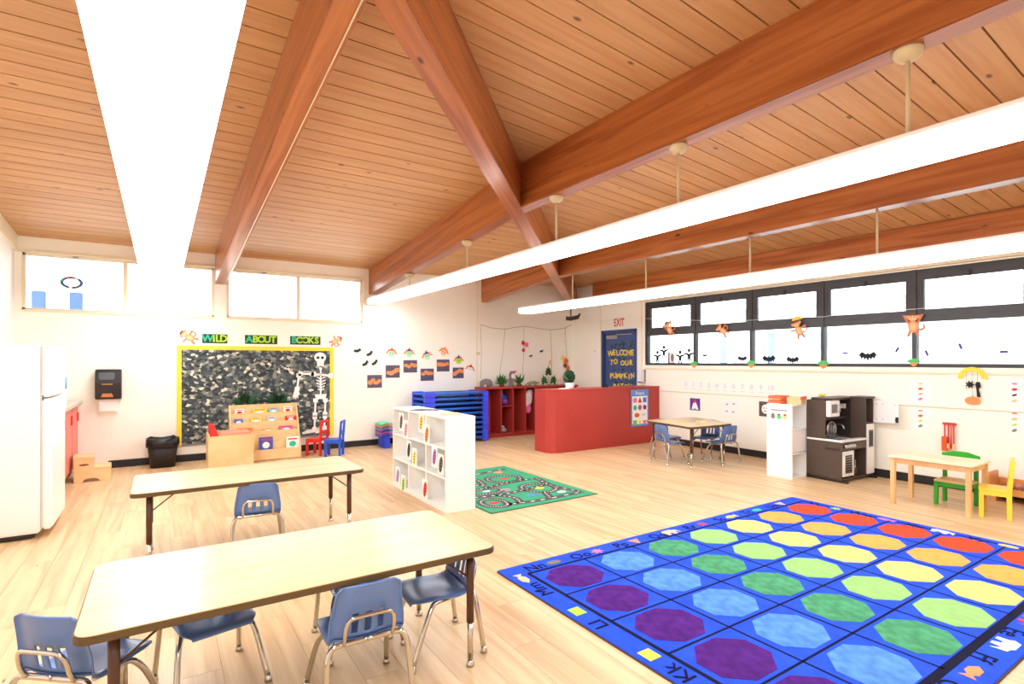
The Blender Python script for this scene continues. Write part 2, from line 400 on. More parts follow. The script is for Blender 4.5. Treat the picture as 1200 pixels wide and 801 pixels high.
# ---- windows of the side wall: six bays, the last unseen and added for daylight, top-hung sash over a fixed light
for k in range(6):
    y1, y0 = MULB[k], MULB[k + 1]
    a, b = y0 + 0.022, y1 - 0.022
    xi, xo = XB + 0.02, XB + 0.10
    m = MB()
    m.box(xi, xo, y0 + 0.004, y1 - 0.004, WB_Z0, WB_Z0 + 0.045).box(xi, xo, y0 + 0.004, y1 - 0.004, WB_Z1 - 0.05, WB_Z1)
    m.box(xi, xo, y0 + 0.004, a, WB_Z0, WB_Z1).box(xi, xo, b, y1 - 0.004, WB_Z0, WB_Z1)
    win = struct(m.obj('window_%d' % (k + 3), M_darkf, bevel=0.003))
    MB().box(xi - 0.012, xo, a, b, 1.985, 2.055).obj('transom', M_darkf, win, 0.004)
    MB().box(xi - 0.02, xi, y1 - 0.022, y1 + 0.022, WB_Z0, WB_Z1).obj('mullion', M_darkf, win, 0.003)
    s = MB(); z0, z1 = 2.055, WB_Z1 - 0.05; f = 0.075; xs0, xs1 = xi - 0.004, xi + 0.05
    s.box(xs0, xs1, a, b, z0, z0 + f).box(xs0, xs1, a, b, z1 - f, z1).box(xs0, xs1, a, a + f, z0 + f, z1 - f).box(xs0, xs1, b - f, b, z0 + f, z1 - f)
    sash = s.obj('sash', M_darkf, win, 0.004)
    MB().box(xi + 0.02, xi + 0.026, a + f, b - f, z0 + f, z1 - f).obj('pane', M_glass, sash)
    MB().box(xi - 0.02, xi - 0.004, (a+b)/2 - 0.02, (a+b)/2 + 0.02, z1 - 0.05, z1 - 0.02).box(xi - 0.03, xi - 0.016, (a+b)/2 - 0.006, (a+b)/2 + 0.006, z1 - 0.09, z1 - 0.03).obj('latch', M_black, sash)
    MB().box(xi + 0.03, xi + 0.036, a, b, WB_Z0 + 0.045, 1.985).obj('pane', M_glass, win)
# ---- door beside the windows
dm = MB()
dm.box(XB - 0.015, XB + WT, DY0, DY0 + 0.06, 0, DZ).box(XB - 0.015, XB + WT, DY1 - 0.06, DY1, 0, DZ).box(XB - 0.015, XB + WT, DY0, DY1, DZ - 0.06, DZ)
door = struct(dm.obj('door_1', M_navy, bevel=0.004))
leaf = MB().box(XB + 0.045, XB + 0.09, DY0 + 0.06, DY1 - 0.06, 0.005, DZ - 0.06).obj('door_leaf', mat('navy_door_leaf', (70, 90, 140), 0.4, var=0.04), door)
MB().box(XB - 0.01, XB + 0.045, 8.02, 8.33, 1.96, 2.03).box(XB - 0.005, XB + 0.02, 7.62, 8.05, 2.035, 2.05).obj('door_closer', M_steel, leaf, 0.006)
MB().tube([(XB + 0.045, 7.60, 1.02), (XB - 0.02, 7.60, 1.02), (XB - 0.02, 7.70, 1.02)], 0.011).obj('door_handle', M_steel, leaf)
lines = [('WELCOME', 8.25, 7.63, 1.665, 0.20), ('TO', 8.22, 8.10, 1.475, 0.18), ('OUR', 7.90, 7.67, 1.455, 0.18), ('PUMPKIN', 8.23, 7.62, 1.195, 0.19), ('PATCH', 8.13, 7.70, 0.975, 0.19)]
for wd, ya, yb, z, sz in lines:
    for i, ch in enumerate(wd):
        me = text_mesh(ch, sz*0.80, 0.004, 'wall', 0.004).copy()
        o = link('letter', me, M_yellow, leaf)
        o.location = (XB + 0.041, ya + (yb - ya)*i/max(1, len(wd)-1), z + random.uniform(-0.015, 0.015))
        o.rotation_euler = (0, 0, RB); o.rotation_euler.rotate_axis('Y', random.uniform(-0.18, 0.18))
vine = MB()
for i in range(90):
    row = random.choice([1.84, 1.80, 1.56, 1.35, 1.10, 1.06])
    yy = random.uniform(7.56, 8.24); zz = row + random.uniform(-0.05, 0.07); a = random.uniform(0, PI)
    c = rot2([(0.030, 0), (0, 0.015), (-0.030, 0), (0, -0.015)], a)
    vine.prism([(yy + u, zz + v) for u, v in c], XB + 0.040, XB + 0.0435, 'x')
o = vine.obj('paper_vine', M_leafd, leaf); o['kind'] = 'stuff'
# ---- outside, seen through the glass
ground = struct(MB().box(-14, 24, -10, 24, -0.5, -0.3).obj('ground', mat('pale_concrete', (214, 214, 208), 0.8, var=0.05)))
M_post = mat('blue_steel_post', (66, 92, 150), 0.5)
for k, (px, lab) in enumerate(((46, 'blue steel post outside the clerestory window, nearer the side wall'), (89.5, 'blue steel post outside the clerestory window, under the wreath sticker'))):
    x, z = onA(px, 341 if k == 0 else 343, YA + 2.0)
    p = MB().box(x - 0.085, x + 0.085, YA + 1.92, YA + 2.08, -0.3, z)
    tag(p.obj('porch_post', M_post, bevel=0.01), lab, 'post')
for py_, lab in ((7.05, 'blue steel post outside the dark framed windows, farther one'), (5.98, 'blue steel post outside the dark framed windows, nearer one')):
    q = MB().box(9.9, 10.0, py_ - 0.06, py_ + 0.06, -0.3, 2.06).box(9.88, 10.02, py_ - 0.10, py_ + 0.10, -0.3, -0.2)
    tag(q.obj('porch_post', mat('hazed_blue_post', (140, 168, 214), 0.5), bevel=0.01), lab, 'post')  # post blue lightened in the colour to imitate overexposed window haze
nb = thing('neighbour_building', 'pale building outside with bluish windows behind the dark framed glazing', 'building', (16, 3, -0.3))
MB().box(0, 5, -8, 8, 0, 3.2).obj('wall', mat('pale_render', (236, 238, 240), 0.8), nb)
MB().box(-0.5, 5.5, -8.4, 8.4, 3.2, 3.45).obj('roof', mat('pale_roof', (220, 224, 230), 0.7), nb)
for yy in (-6.2, -4.6, -1.6, 2.4, 5.2):
    f = MB().box(-0.04, 0.02, yy - 0.55, yy + 0.55, 2.1, 2.7).obj('window', M_white, nb)
    MB().box(-0.05, -0.04, yy - 0.48, yy + 0.48, 2.15, 2.65).obj('pane', mat('pale_blue_pane', (138, 160, 176), 0.2), f)
# ---- beams
BD, BW = 0.465, 0.155
def beam(name, label, p0, p1, wd=BW, d=BD):
    p0, p1 = Vector(p0), Vector(p1); L = (p1 - p0).length
    ax = (p1 - p0).normalized(); sd = Vector((0, 0, 1)).cross(ax).normalized(); up = ax.cross(sd)
    M = Matrix((ax, sd, up)).transposed().to_4x4(); M.translation = p0
    m = MB().box(0, L, -wd/2, wd/2, 0, d)
    o = m.obj(name, M_beam, None, 0.006); o.matrix_world = M
    return tag(o, label, 'beam', 'stained roof beams'), M
BX = {1: 0.77, 3: 3.175, 4: 5.485}
beams = {}
labs = {1: 'stained beam sloping down to the far wall between the two clerestory windows', 3: 'stained beam sloping down to the far wall at the clerestory window end', 4: 'short stained beam sloping down to the far wall above the garland'}
labp = {3: 'long level stained beam carrying the brightest row of lamp rods', 4: 'level stained beam between the two suspended light rows'}
for k, x in BX.items():
    yh = YA - (XB - x); zh = sl2(x) - BD + 0.01
    o, M = beam('roof_beam', labs[k], (x, YA, Z0 - BD + 0.01), (x, yh, zh)); beams[k] = o
    if k in labp: beam('roof_beam', labp[k], (x, yh + 0.02, zh), (x, YD, zh))
beam('roof_beam', 'level stained beam along the top of the dark framed windows', (XB - 0.075, 8.6, Z0 - 0.365), (XB - 0.075, YD, Z0 - 0.365), 0.15, 0.37)
beam('roof_beam', 'diagonal stained hip beam running down to the room corner', (XB - 0.06, YA - 0.06, Z0 + SL*0.06 - BD - 0.0), (XC + 0.05, yk + 0.05, sl2(XC + 0.05) - BD - 0.0), 0.17, 0.455)
L1 = (Vector((BX[1], YA, 0)) - Vector((BX[1], YA - (XB - BX[1]), 0))).length
MB().tube([(0.05, 0.05, -0.006), (L1 - 0.1, 0.05, -0.006)], 0.005).obj('conduit', M_cream, beams[1])
# ---- suspended fluorescent rows
def light_row(label, xc, y0, y1, zb, wd, rods, ztop, seg=2.44, dome=True):
    t = thing('suspended_light', label, 'ceiling light', (xc, y0, zb), 0, 'suspended fluorescent rows')
    L = y1 - y0; h = 0.085
    MB().box(-wd/2 + 0.004, wd/2 - 0.004, 0, L, h - 0.012, h + 0.02).obj('housing', M_house, t, 0.004)
    prof = [(-wd/2, h - 0.012), (-wd/2, 0.03), (-wd/2 + 0.02, 0.008), (-wd/2 + 0.05, 0), (wd/2 - 0.05, 0), (wd/2 - 0.02, 0.008), (wd/2, 0.03), (wd/2, h - 0.012)]
    yy = L
    while yy > 0.02:
        a = max(0, yy - seg); MB().prism(prof, a + 0.002, yy - 0.002).obj('lens', M_lens, t); yy -= seg
    for s_ in (0, L): MB().box(-wd/2, wd/2, s_ - 0.006, s_ + 0.006, 0.002, h + 0.018).obj('end_cap', M_house, t)
    for ry in rods:
        zt = ztop(xc, ry) - zb
        if zt < h + 0.03: continue
        MB().tube([(0, ry - y0, h + 0.015), (0, ry - y0, zt - (0.03 if dome else 0.002))], 0.011).obj('rod', M_cream, t)
        if dome: MB().lathe([(0.018, -0.058), (0.04, -0.053), (0.062, -0.032), (0.068, -0.012), (0.066, 0)], 18, (0, ry - y0, zt)).obj('canopy', M_cream, t)
    return t
def under3(x, y):
    yh = YA - (XB - BX[3]); return (sl1(y) if y > yh else sl2(BX[3])) - BD + 0.01
def under4(x, y):
    yh = YA - (XB - BX[4]); return (sl1(y) if y > yh else sl2(BX[4])) - BD + 0.01
light_row('wide glowing fluorescent row hanging nearest overhead, towards the refrigerator', 0.0, -1.2, 9.28, 2.42, 0.375, (-0.9, 1.2, 3.4, 5.8, 8.2), lambda x, y: ceil_z(x, y))
light_row('glowing fluorescent row hung on rods under the long level beam', BX[3], -1.6, 9.27, 2.505, 0.30, [onB(px, 200, BX[3])[0] for px in (1064, 795, 652, 547.5, 480)] + [-0.4], under3)
light_row('glowing fluorescent row nearest the dark framed windows', BX[4], -1.6, 7.95, 2.355, 0.30, [onB(px, 300, BX[4])[0] for px in (1028, 879, 757, 671)] + [-0.2], under4, dome=False)
# ================================================================ TABLES AND CHAIRS
def school_table(label, outline, legs, z, group=None):
    t = thing('activity_table', label, 'table', (0, 0, 0), 0, group)
    top = MB().prism(outline, z - 0.004, z, 'z').obj('tabletop', M_lamtop, t)
    cx = sum(p[0] for p in outline)/len(outline); cy = sum(p[1] for p in outline)/len(outline)
    # edge band: the outline grown a little, as a ring with body under the laminate
    n = len(outline)
    grow = [(x + (x-cx)/max(1e-6, math.hypot(x-cx, y-cy))*0.006, y + (y-cy)/max(1e-6, math.hypot(x-cx, y-cy))*0.006) for x, y in outline]
    MB().prism(grow, z - 0.032, z - 0.0035, 'z').obj('edge_band', M_edge, t, 0.003)
    for lx, ly in legs:
        l = MB().tube([(lx, ly, 0.215), (lx, ly, z - 0.035)], 0.019, 12).obj('leg', M_leg, t)
        MB().tube([(lx, ly, 0.03), (lx, ly, 0.225)], 0.0145, 12).obj('leg_extension', M_chrome, l)
        MB().lathe([(0.012, 0.03), (0.014, 0.02), (0.021, 0.012), (0.021, 0.0)], 12, (lx, ly, 0)).obj('glide', M_chrome, l)
        dx = 0.16 if lx < cx else -0.16
        MB().tube([(lx, ly, z - 0.16), (lx + dx, ly, z - 0.033)], 0.005, 6).obj('brace', M_leg, t)
        MB().box(lx - 0.045, lx + 0.045, ly - 0.045, ly + 0.045, z - 0.040, z - 0.031).obj('leg_plate', M_leg, t)
    return t
ZT = 0.59
def inset(x0, x1, y0, y1, dx=0.105, dy=0.075): return [(x0+dx, y0+dy), (x1-dx, y0+dy), (x0+dx, y1-dy), (x1-dx, y1-dy)]
r = (-0.243, 1.382, 2.255, 3.035)
school_table('long maple-topped activity table nearest the camera, four blue chairs pushed under it', rrect(*r, 0.05), inset(*r), ZT, 'long activity tables')
r = (-0.176, 1.44, 4.49, 5.235)
school_table('long maple-topped activity table farther back, with a single blue chair', rrect(*r, 0.05), inset(*r), ZT, 'long activity tables')
quad = [(6.12, 4.84), (7.0, 4.80), (7.28, 5.72), (6.27, 5.82)]
def round_poly(P, rad, n=5):
    out = []; N = len(P)
    for i in range(N):
        a, b, c = Vector(P[i-1]), Vector(P[i]), Vector(P[(i+1) % N])
        p, q = b + (a-b).normalized()*rad, b + (c-b).normalized()*rad
        for k in range(n + 1):
            t = k/n; v = p*(1-t)**2 + b*2*t*(1-t) + q*t*t; out.append((v.x, v.y))
    return out
school_table('small four-sided maple activity table by the window wall', round_poly(quad, 0.08), [(6.22, 4.92), (6.92, 4.90), (7.16, 5.64), (6.36, 5.73)], ZT)
# ---- chair: blue moulded shell on a chrome tube frame, facing +y
def chair_shell():
    prof = catmull([(0.157, 0.290, 0), (0.153, 0.303, 0), (0.130, 0.312, 0), (0.05, 0.309, 0), (-0.05, 0.304, 0), (-0.105, 0.308, 0), (-0.138, 0.327, 0), (-0.152, 0.365, 0), (-0.163, 0.42, 0), (-0.176, 0.48, 0), (-0.191, 0.54, 0), (-0.198, 0.568, 0)], 3)
    us = [-1, -0.985, -0.95, -0.86, -0.70, -0.50, -0.44, -0.27, -0.21, -0.09, 0.09, 0.21, 0.27, 0.44, 0.50, 0.70, 0.86, 0.95, 0.985, 1]
    n = len(prof); rows = []
    for i, p in enumerate(prof):
        y, z = p.x, p.y
        tg = prof[min(i+1, n-1)] - prof[max(i-1, 0)]; nr = Vector((tg.y, -tg.x)).normalized()   # towards sitter side
        if nr.y < 0 and z < 0.33: nr = -nr
        if z > 0.40: hw = 0.148 - (z - 0.40)/0.168*0.024
        else: hw = 0.150
        if z > 0.540: hw -= ((z - 0.540)/0.028)**2*0.016
        if y > 0.09: hw -= ((y - 0.09)/0.068)**2*0.034
        back = min(1, max(0, (z - 0.33)/0.08))
        row = []
        for u in us:
            au = abs(u)
            lift = 0.016*au*au*(1 + 0.9*back)*(1 if back else min(1, max(0, (0.135 - y)/0.09)))
            fl_ = 0 if au < 0.9 else -0.016*((au - 0.9)/0.1)**1.5
            if y > 0.06: fl_ *= max(0, (0.14 - y)/0.08)
            zt_ = -0.012*(au**4)*max(0, (z - 0.53)/0.038)
            row.append(Vector((u*hw, y + nr.x*(lift + fl_), z + nr.y*(lift + fl_)*(1 - 0.8*back) + zt_)))
        rows.append(row)
    cut = next(i for i, p in enumerate(prof) if p.x < -0.12 and p.y > 0.326)
    slots = {6, 9, 12}
    out = []
    for lo, hi, holes in ((0, cut, False), (cut, n - 1, True)):
        bm = bmesh.new()
        vv = [[bm.verts.new(c) for c in rows[i]] for i in range(lo, hi + 1)]
        for i in range(hi - lo):
            zc = prof[lo + i].y
            for k in range(len(us) - 1):
                if holes and k in slots and 0.338 < zc < 0.426: continue
                bm.faces.new((vv[i][k], vv[i][k+1], vv[i+1][k+1], vv[i+1][k]))
        bmesh.ops.recalc_face_normals(bm, faces=bm.faces)
        bmesh.ops.solidify(bm, geom=bm.faces[:], thickness=0.006)
        for f in bm.faces: f.smooth = True
        me = bpy.data.meshes.new('shell'); bm.to_mesh(me); bm.free(); out.append(me)
    return out
def make_chair(label, group):
    t = thing('school_chair', label, 'chair', (0, 0, 0), 0, group)
    sm, bm_ = chair_shell()
    link('seat', sm, M_chair, t); link('backrest', bm_, M_chair, t)
    R_ = 0.0120
    for s in (-1, 1):
        rear = catmull([(0, -0.152, 0.318), (s*0.095, -0.152, 0.318), (s*0.138, -0.153, 0.312), (s*0.160, -0.160, 0.272), (s*0.166, -0.172, 0.20), (s*0.176, -0.198, 0.02)], 4)
        l = MB().tube(rear, R_, 10).obj('leg', M_chrome, t)
        MB().lathe([(0.011, 0.034), (0.013, 0.02), (0.017, 0.012), (0.017, 0)], 10, (s*0.177, -0.199, 0)).obj('glide', M_chrome, l)
        front = catmull([(s*0.112, -0.10, 0.296), (s*0.118, -0.03, 0.289), (s*0.126, 0.035, 0.285), (s*0.140, 0.062, 0.262), (s*0.155, 0.095, 0.20), (s*0.178, 0.165, 0.02)], 4)
        l = MB().tube(front, R_, 10).obj('leg', M_chrome, t)
        MB().lathe([(0.011, 0.034), (0.013, 0.02), (0.017, 0.012), (0.017, 0)], 10, (s*0.179, 0.166, 0)).obj('glide', M_chrome, l)
    MB().tube([(-0.118, -0.03, 0.287), (0.118, -0.03, 0.287)], R_*0.9, 10).obj('seat_support', M_chrome, t)
    hoop = [(-0.098, -0.160, 0.322), (-0.098, -0.178, 0.36), (-0.095, -0.188, 0.405), (-0.082, -0.196, 0.432), (-0.055, -0.199, 0.440), (0.055, -0.199, 0.440), (0.082, -0.196, 0.432), (0.095, -0.188, 0.405), (0.098, -0.178, 0.36), (0.098, -0.160, 0.322)]
    MB().tube(catmull(hoop, 3), 0.0085, 10).obj('back_hoop', M_chrome, t)
    return t
ch = make_chair('blue school chair at the near table turned in at its end towards the refrigerator', 'blue school chairs')
place(ch, (-0.235, 2.735, 0), math.radians(-41)); ch.scale = (1.06, 1.05, 1.0)
G = 'blue school chairs'
for loc, rz, lab in (
    ((0.20, 2.87, 0), math.radians(192), 'blue school chair under the near table showing only its seat front'),
    ((0.745, 2.415, 0), math.radians(-2), 'blue school chair with its back to us, tucked under the near table edge'),
    ((1.200, 2.60, 0), math.radians(86), 'blue school chair at the near table end closest to the blue rug'),
    ((0.895, 2.88, 0), math.radians(178), 'blue school chair mostly hidden behind the one with its back to us'),
    ((0.64, 4.68, 0), math.radians(-6), 'lone blue school chair at the farther long table'),
    ((6.30, 5.36, 0), math.radians(-100), 'blue school chair at the small table, side nearest the red partition'),
    ((6.93, 4.965, 0), math.radians(-6), 'blue school chair at the small table with its back to the toy kitchen'),
    ((7.16, 5.40, 0), math.radians(97), 'blue school chair at the small table against the window wall'),
    ((6.72, 5.77, 0), math.radians(176), 'blue school chair at the small table on the side facing the door')):
    dup(ch, loc, rz, lab, G)
# ================================================================ RUGS
def rug_text(name, body, x, y, rz, size, m, parent):
    me = text_mesh(body, size, 0.002, 'floor', 0.0).copy()
    o = link(name, me, m, parent); o.location = (x, y, 0.0125); o.rotation_euler = (0, 0, rz); return o
RX0, RX1, RY0, RY1 = 2.0, 5.81, 0.86, 3.255
M_rug = mat('blue_rug_pile', (44, 84, 236), 0.95, var=0.14, scale=9, spec=0.1, bump=0.3)
M_rugk = mat('black_rug_line', (28, 28, 52), 0.95, var=0.1, spec=0.1)
rug = thing('alphabet_rug', 'large blue rug with rainbow octagons and alphabet border', 'rug')
MB().prism(rrect(RX0, RX1, RY0, RY1, 0.03), 0.0005, 0.010, 'z').obj('pile', M_rug, rug, 0.002)
MB().prism(rrect(RX0 - 0.008, RX1 + 0.008, RY0 - 0.008, RY1 + 0.008, 0.03), 0.0002, 0.007, 'z').obj('binding', mat('brown_rug_binding', (70, 60, 58), 0.9), rug)
CX0, CY0, DX, DY = 2.413, 2.885, 0.508, 0.4125
ix0, ix1, iy0, iy1 = CX0 - DX/2, CX0 + 6.5*DX, CY0 - 4.5*DY, CY0 + DY/2
def strip(x0, x1, y0, y1): MB().box(x0, x1, y0, y1, 0.0098, 0.0112).obj('grid_line', M_rugk, rug)
for i in range(8):
    wl = 0.013 if i in (0, 7) else 0.007; x = ix0 + i*DX; strip(x - wl, x + wl, iy0, iy1)
for j in range(6):
    wl = 0.022 if j in (0, ) else (0.012 if j == 5 else 0.007); y = iy0 + j*DY; strip(ix0, ix1, y - wl, y + wl)
OC = [('purple', (82, 36, 124)), ('sky', (88, 142, 222)), ('green', (78, 152, 110)), ('light_green', (152, 198, 122)), ('yellow', (228, 214, 126)), ('orange', (242, 168, 88)), ('red', (238, 80, 52))]
for i, (cn, rgb) in enumerate(OC):
    m = mat('rug_' + cn, rgb, 0.95, var=0.24 if i < 3 else 0.08, scale=16, spec=0.1, bump=0.3)
    pts = [(0.205*math.cos(PI/8 + k*PI/4)*1.06, 0.180*math.sin(PI/8 + k*PI/4)*1.06) for k in range(8)]
    me = MB().prism(pts, 0.0098, 0.0122, 'z').mesh('octagon'); me.materials.append(m)
    for j in range(5):
        o = link('octagon', me, m, rug); o.location = (CX0 + i*DX, CY0 - j*DY, 0)
ICOL = [M_orange, M_pink, M_white, M_redc, M_yellow, M_lime, M_teal, M_skin, M_grey]
def icon(kind, x, y, rz, m):
    P = {'oval': ell(0.065, 0.032), 'tri': [(-0.055, 0.04), (0.055, 0.04), (0.0, -0.055)],
         'square': [(-0.045, -0.04), (0.045, -0.04), (0.045, 0.04), (-0.045, 0.04)],
         'star': [((0.06 if k % 2 else 0.028)*math.cos(k*PI/7), (0.05 if k % 2 else 0.024)*math.sin(k*PI/7)) for k in range(14)],
         'fish': [(-0.07, 0), (-0.03, 0.03), (0.03, 0.03), (0.05, 0.01), (0.085, 0.035), (0.08, -0.035), (0.05, -0.01), (0.02, -0.032), (-0.03, -0.03)],
         'beast': [(-0.085, 0.02), (-0.06, 0.05), (0.03, 0.05), (0.05, 0.035), (0.085, 0.03), (0.09, -0.04), (0.07, -0.01), (0.05, 0.0), (0.04, -0.05), (0.01, -0.05), (0.0, -0.015), (-0.03, -0.015), (-0.04, -0.05), (-0.07, -0.05), (-0.07, 0.0)]}[kind]
    o = MB().prism(P, 0.0098, 0.0122, 'z').obj('picture', m, rug); o.location = (x, y, 0); o.rotation_euler = (0, 0, rz)
top = [('Nn', 'oval', mat('rug_olive', (120, 120, 110), 0.9)), ('Oo', 'star', M_pink), ('Pp', 'tri', M_orange), ('Qq', 'beast', M_skin), ('Rr', 'star', M_redc), ('Ss', 'fish', M_yellow), ('Tt', 'oval', M_teal), ('Uu', 'tri', M_skin)]
for i, (t_, k, m) in enumerate(top):
    x = 2.265 + i*0.427; rug_text('letters', t_, x, 3.155, 0, 0.135, M_rugk, rug); icon(k, x + 0.17, 3.16, 0, m)
left = [('Ii', 'square', M_white), ('Jj', 'star', M_redc), ('Kk', 'square', M_yellow), ('Ll', 'square', M_lime), ('Mm', 'fish', M_skin)]
for i, (t_, k, m) in enumerate(left):
    y = 2.84 - (4 - i)*0.565; rug_text('letters', t_, 2.078, y, PI/2, 0.135, M_rugk, rug); icon(k, 2.075, y + 0.19, PI/2, m)
near = [('Hh', 'star', M_skin), ('Gg', 'fish', M_lime), ('Ff', 'fish', M_orange), ('Ee', 'beast', M_white), ('Dd', 'beast', M_redc), ('Cc', 'oval', M_skin), ('Bb', 'fish', M_yellow), ('Aa', 'oval', M_redc)]
for i, (t_, k, m) in enumerate(near):
    x = 3.46 - (2 - i)*0.45; rug_text('letters', t_, x, 0.965, PI, 0.135, M_rugk, rug); icon(k, x - 0.02 - 0.17, 0.945, PI, m)
right = [('Vv', 'star', M_lime), ('Ww', 'fish', M_pink), ('Xx', 'beast', M_white), ('Yy', 'oval', M_yellow), ('Zz', 'beast', M_white)]
for i, (t_, k, m) in enumerate(right):
    y = 2.95 - i*0.44; rug_text('letters', t_, 5.705, y, -PI/2, 0.135, M_rugk, rug); icon(k, 5.71, y - 0.2, -PI/2, m)
# ---- green road rug
g = thing('road_rug', 'green play rug printed with grey roads beside the white bookcase', 'rug', (2.72, 4.53, 0), math.radians(1))
GW, GH = 1.40, 1.92
MB().box(0, GW, 0, GH, 0.0005, 0.008).obj('pile', mat('green_rug_pile', (66, 160, 118), 0.95, var=0.08, scale=10, spec=0.1), g, 0.002)
MB().box(-0.01, GW + 0.01, -0.012, GH + 0.012, 0.0003, 0.005).obj('binding', mat('dark_rug_binding', (70, 62, 48), 0.9), g)
M_road = mat('road_print', (84, 80, 82), 0.95, var=0.08); M_dash = mat('road_dash_print', (238, 226, 214), 0.95)
def road(pts, closed=False):
    P = catmull([(x, y, 0) for x, y in (pts + [pts[0]] if closed else pts)], 8)
    m = MB(); d = MB(); n = len(P); wd = 0.047
    L = []
    for i, p in enumerate(P):
        t = (P[min(i+1, n-1)] - P[max(i-1, 0)]).normalized(); s = Vector((-t.y, t.x, 0)); L.append((p + s*wd, p - s*wd))
    vs = []; fs = []
    for a, b in L: vs += [(a.x, a.y, 0.0092), (b.x, b.y, 0.0092)]
    for i in range(n - 1): fs.append((2*i, 2*i+1, 2*i+3, 2*i+2))
    m.add(vs, fs); m.obj('road', M_road, g)
    for i in range(0, n - 1, 2):
        a, b = P[i], P[i].lerp(P[i+1], 0.75); t = (b - a); 
        if t.length < 1e-4: continue
        t.normalize(); s = Vector((-t.y, t.x, 0))*0.010
        d.add([(q.x, q.y, 0.0098) for q in (a + s, a - s, b - s, b + s)], [(0, 1, 2, 3)])
    o = d.obj('road_dashes', M_dash, g); o['kind'] = 'stuff'
def loop(cx, cy, rx, ry): return [(cx + rx*math.cos(k*PI/4), cy + ry*math.sin(k*PI/4)) for k in range(8)]
road([(0.30, 0.17), (0.7, 0.12), (1.32, 0.15)]); road(loop(0.22, 0.30, 0.13, 0.17), True)
road([(0.10, 0.62), (0.45, 0.55), (0.85, 0.60), (1.15, 0.66)]); road(loop(1.02, 0.58, 0.20, 0.22), True)
road([(0.45, 0.14), (0.52, 0.35), (0.42, 0.56)]); road(loop(0.42, 0.78, 0.20, 0.12), True)
road([(0.42, 0.90), (0.75, 0.98), (1.05, 1.02), (1.34, 0.98)]); road(loop(0.95, 1.22, 0.22, 0.20), True)
road([(0.1, 1.30), (0.35, 1.18), (0.55, 1.02)]); road([(0.12, 1.66), (0.6, 1.62), (1.3, 1.72)]); road([(0.55, 1.05), (0.62, 1.35), (0.5, 1.62)])
road([(0.85, 0.15), (0.95, 0.38)]); road([(1.30, 0.18), (1.22, 0.58), (1.30, 0.98)])
for (x, y, rx, ry, m, nm) in ((0.22, 0.30, 0.06, 0.05, M_redc, 'a'), (0.95, 1.22, 0.07, 0.05, M_redc, 'b'), (0.42, 0.78, 0.05, 0.03, M_white, 'c'), (1.02, 0.56, 0.06, 0.05, M_lime, 'd'), (0.75, 0.34, 0.09, 0.04, M_bluec, 'e'), (0.65, 0.72, 0.05, 0.05, M_pink, 'f'), (0.2, 1.42, 0.06, 0.05, M_white, 'g'), (1.1, 1.60, 0.06, 0.06, M_orange, 'h'), (1.12, 0.28, 0.06, 0.04, M_white, 'i')):
    o = MB().prism(ell(rx, ry), 0.0078, 0.0096, 'z').obj('building_print', m, g); o.location = (x, y, 0)
# ================================================================ FURNITURE
# ---- refrigerator: back to the near side wall, doors towards +x
t = thing('refrigerator', 'tall white top-freezer refrigerator against the near side wall', 'refrigerator', (-1.56, 5.99, 0))
MB().box(0, 0.70, 0, 0.76, 0.045, 1.635).obj('body', M_white, t, 0.012)
MB().box(0.04, 0.66, 0.02, 0.74, 0.012, 0.047).obj('plinth', M_black, t)
for z0, z1, nm in ((0.07, 1.18, 'door'), (1.195, 1.635, 'freezer_door')):
    d = MB().box(0.708, 0.78, 0.002, 0.758, z0, z1).obj(nm, M_white, t, 0.016, 3)
    a, b = (z1 - 0.42, z1 - 0.05) if nm == 'door' else (z0 + 0.05, z0 + 0.33)
    MB().box(0.78, 0.805, 0.07, 0.105, a, b).box(0.775, 0.80, 0.066, 0.109, a, a + 0.03).box(0.775, 0.80, 0.066, 0.109, b - 0.03, b).obj('handle', M_lam, d, 0.006)
MB().box(0.695, 0.712, 0.015, 0.745, 0.07, 1.63).obj('gasket', mat('grey_gasket', (196, 196, 196), 0.6), t)
for yy in (0.05, 0.71): MB().lathe([(0.02, 0), (0.02, 0.046)], 10, (0.62, yy, 0)).obj('foot', M_grey, t)
# ---- counter behind the refrigerator
t = thing('sink_counter', 'red-fronted counter with grey top behind the refrigerator', 'counter', (XC + 0.012, 7.50, 0))
MB().box(0.01, 0.63, 0, 1.80, 0.09, 0.93).obj('cabinet', mat('salmon_cabinet', (232, 120, 108), 0.4, var=0.03), t)
MB().box(0.01, 0.58, 0.01, 1.79, 0, 0.09).obj('plinth', M_black, t)
MB().prism(rrect(0.0, 0.70, -0.02, 1.82, 0.03), 0.93, 0.97, 'z').obj('worktop', mat('grey_laminate', (196, 190, 176), 0.35, var=0.04), t, 0.004)
for k in range(3):
    d = MB().box(0.63, 0.648, 0.03 + k*0.59, 0.59 + k*0.59, 0.13, 0.90).obj('door', mat('salmon_cabinet', (232, 120, 108)), t, 0.004)
    MB().box(0.648, 0.665, 0.50 + k*0.59, 0.52 + k*0.59, 0.70, 0.82).obj('handle', M_redc, d, 0.003)
b = thing('soap_bottle', 'blue and white soap bottle on the counter behind the refrigerator', 'bottle', (-0.97, 8.10, 0.97))
MB().lathe([(0.04, 0), (0.045, 0.02), (0.045, 0.20), (0.02, 0.26), (0.016, 0.30)], 14).obj('body', M_white, b)
MB().lathe([(0.047, 0.21), (0.047, 0.34), (0.02, 0.36)], 14).obj('cap', mat('sky_blue_plastic', (96, 176, 226), 0.4), b)
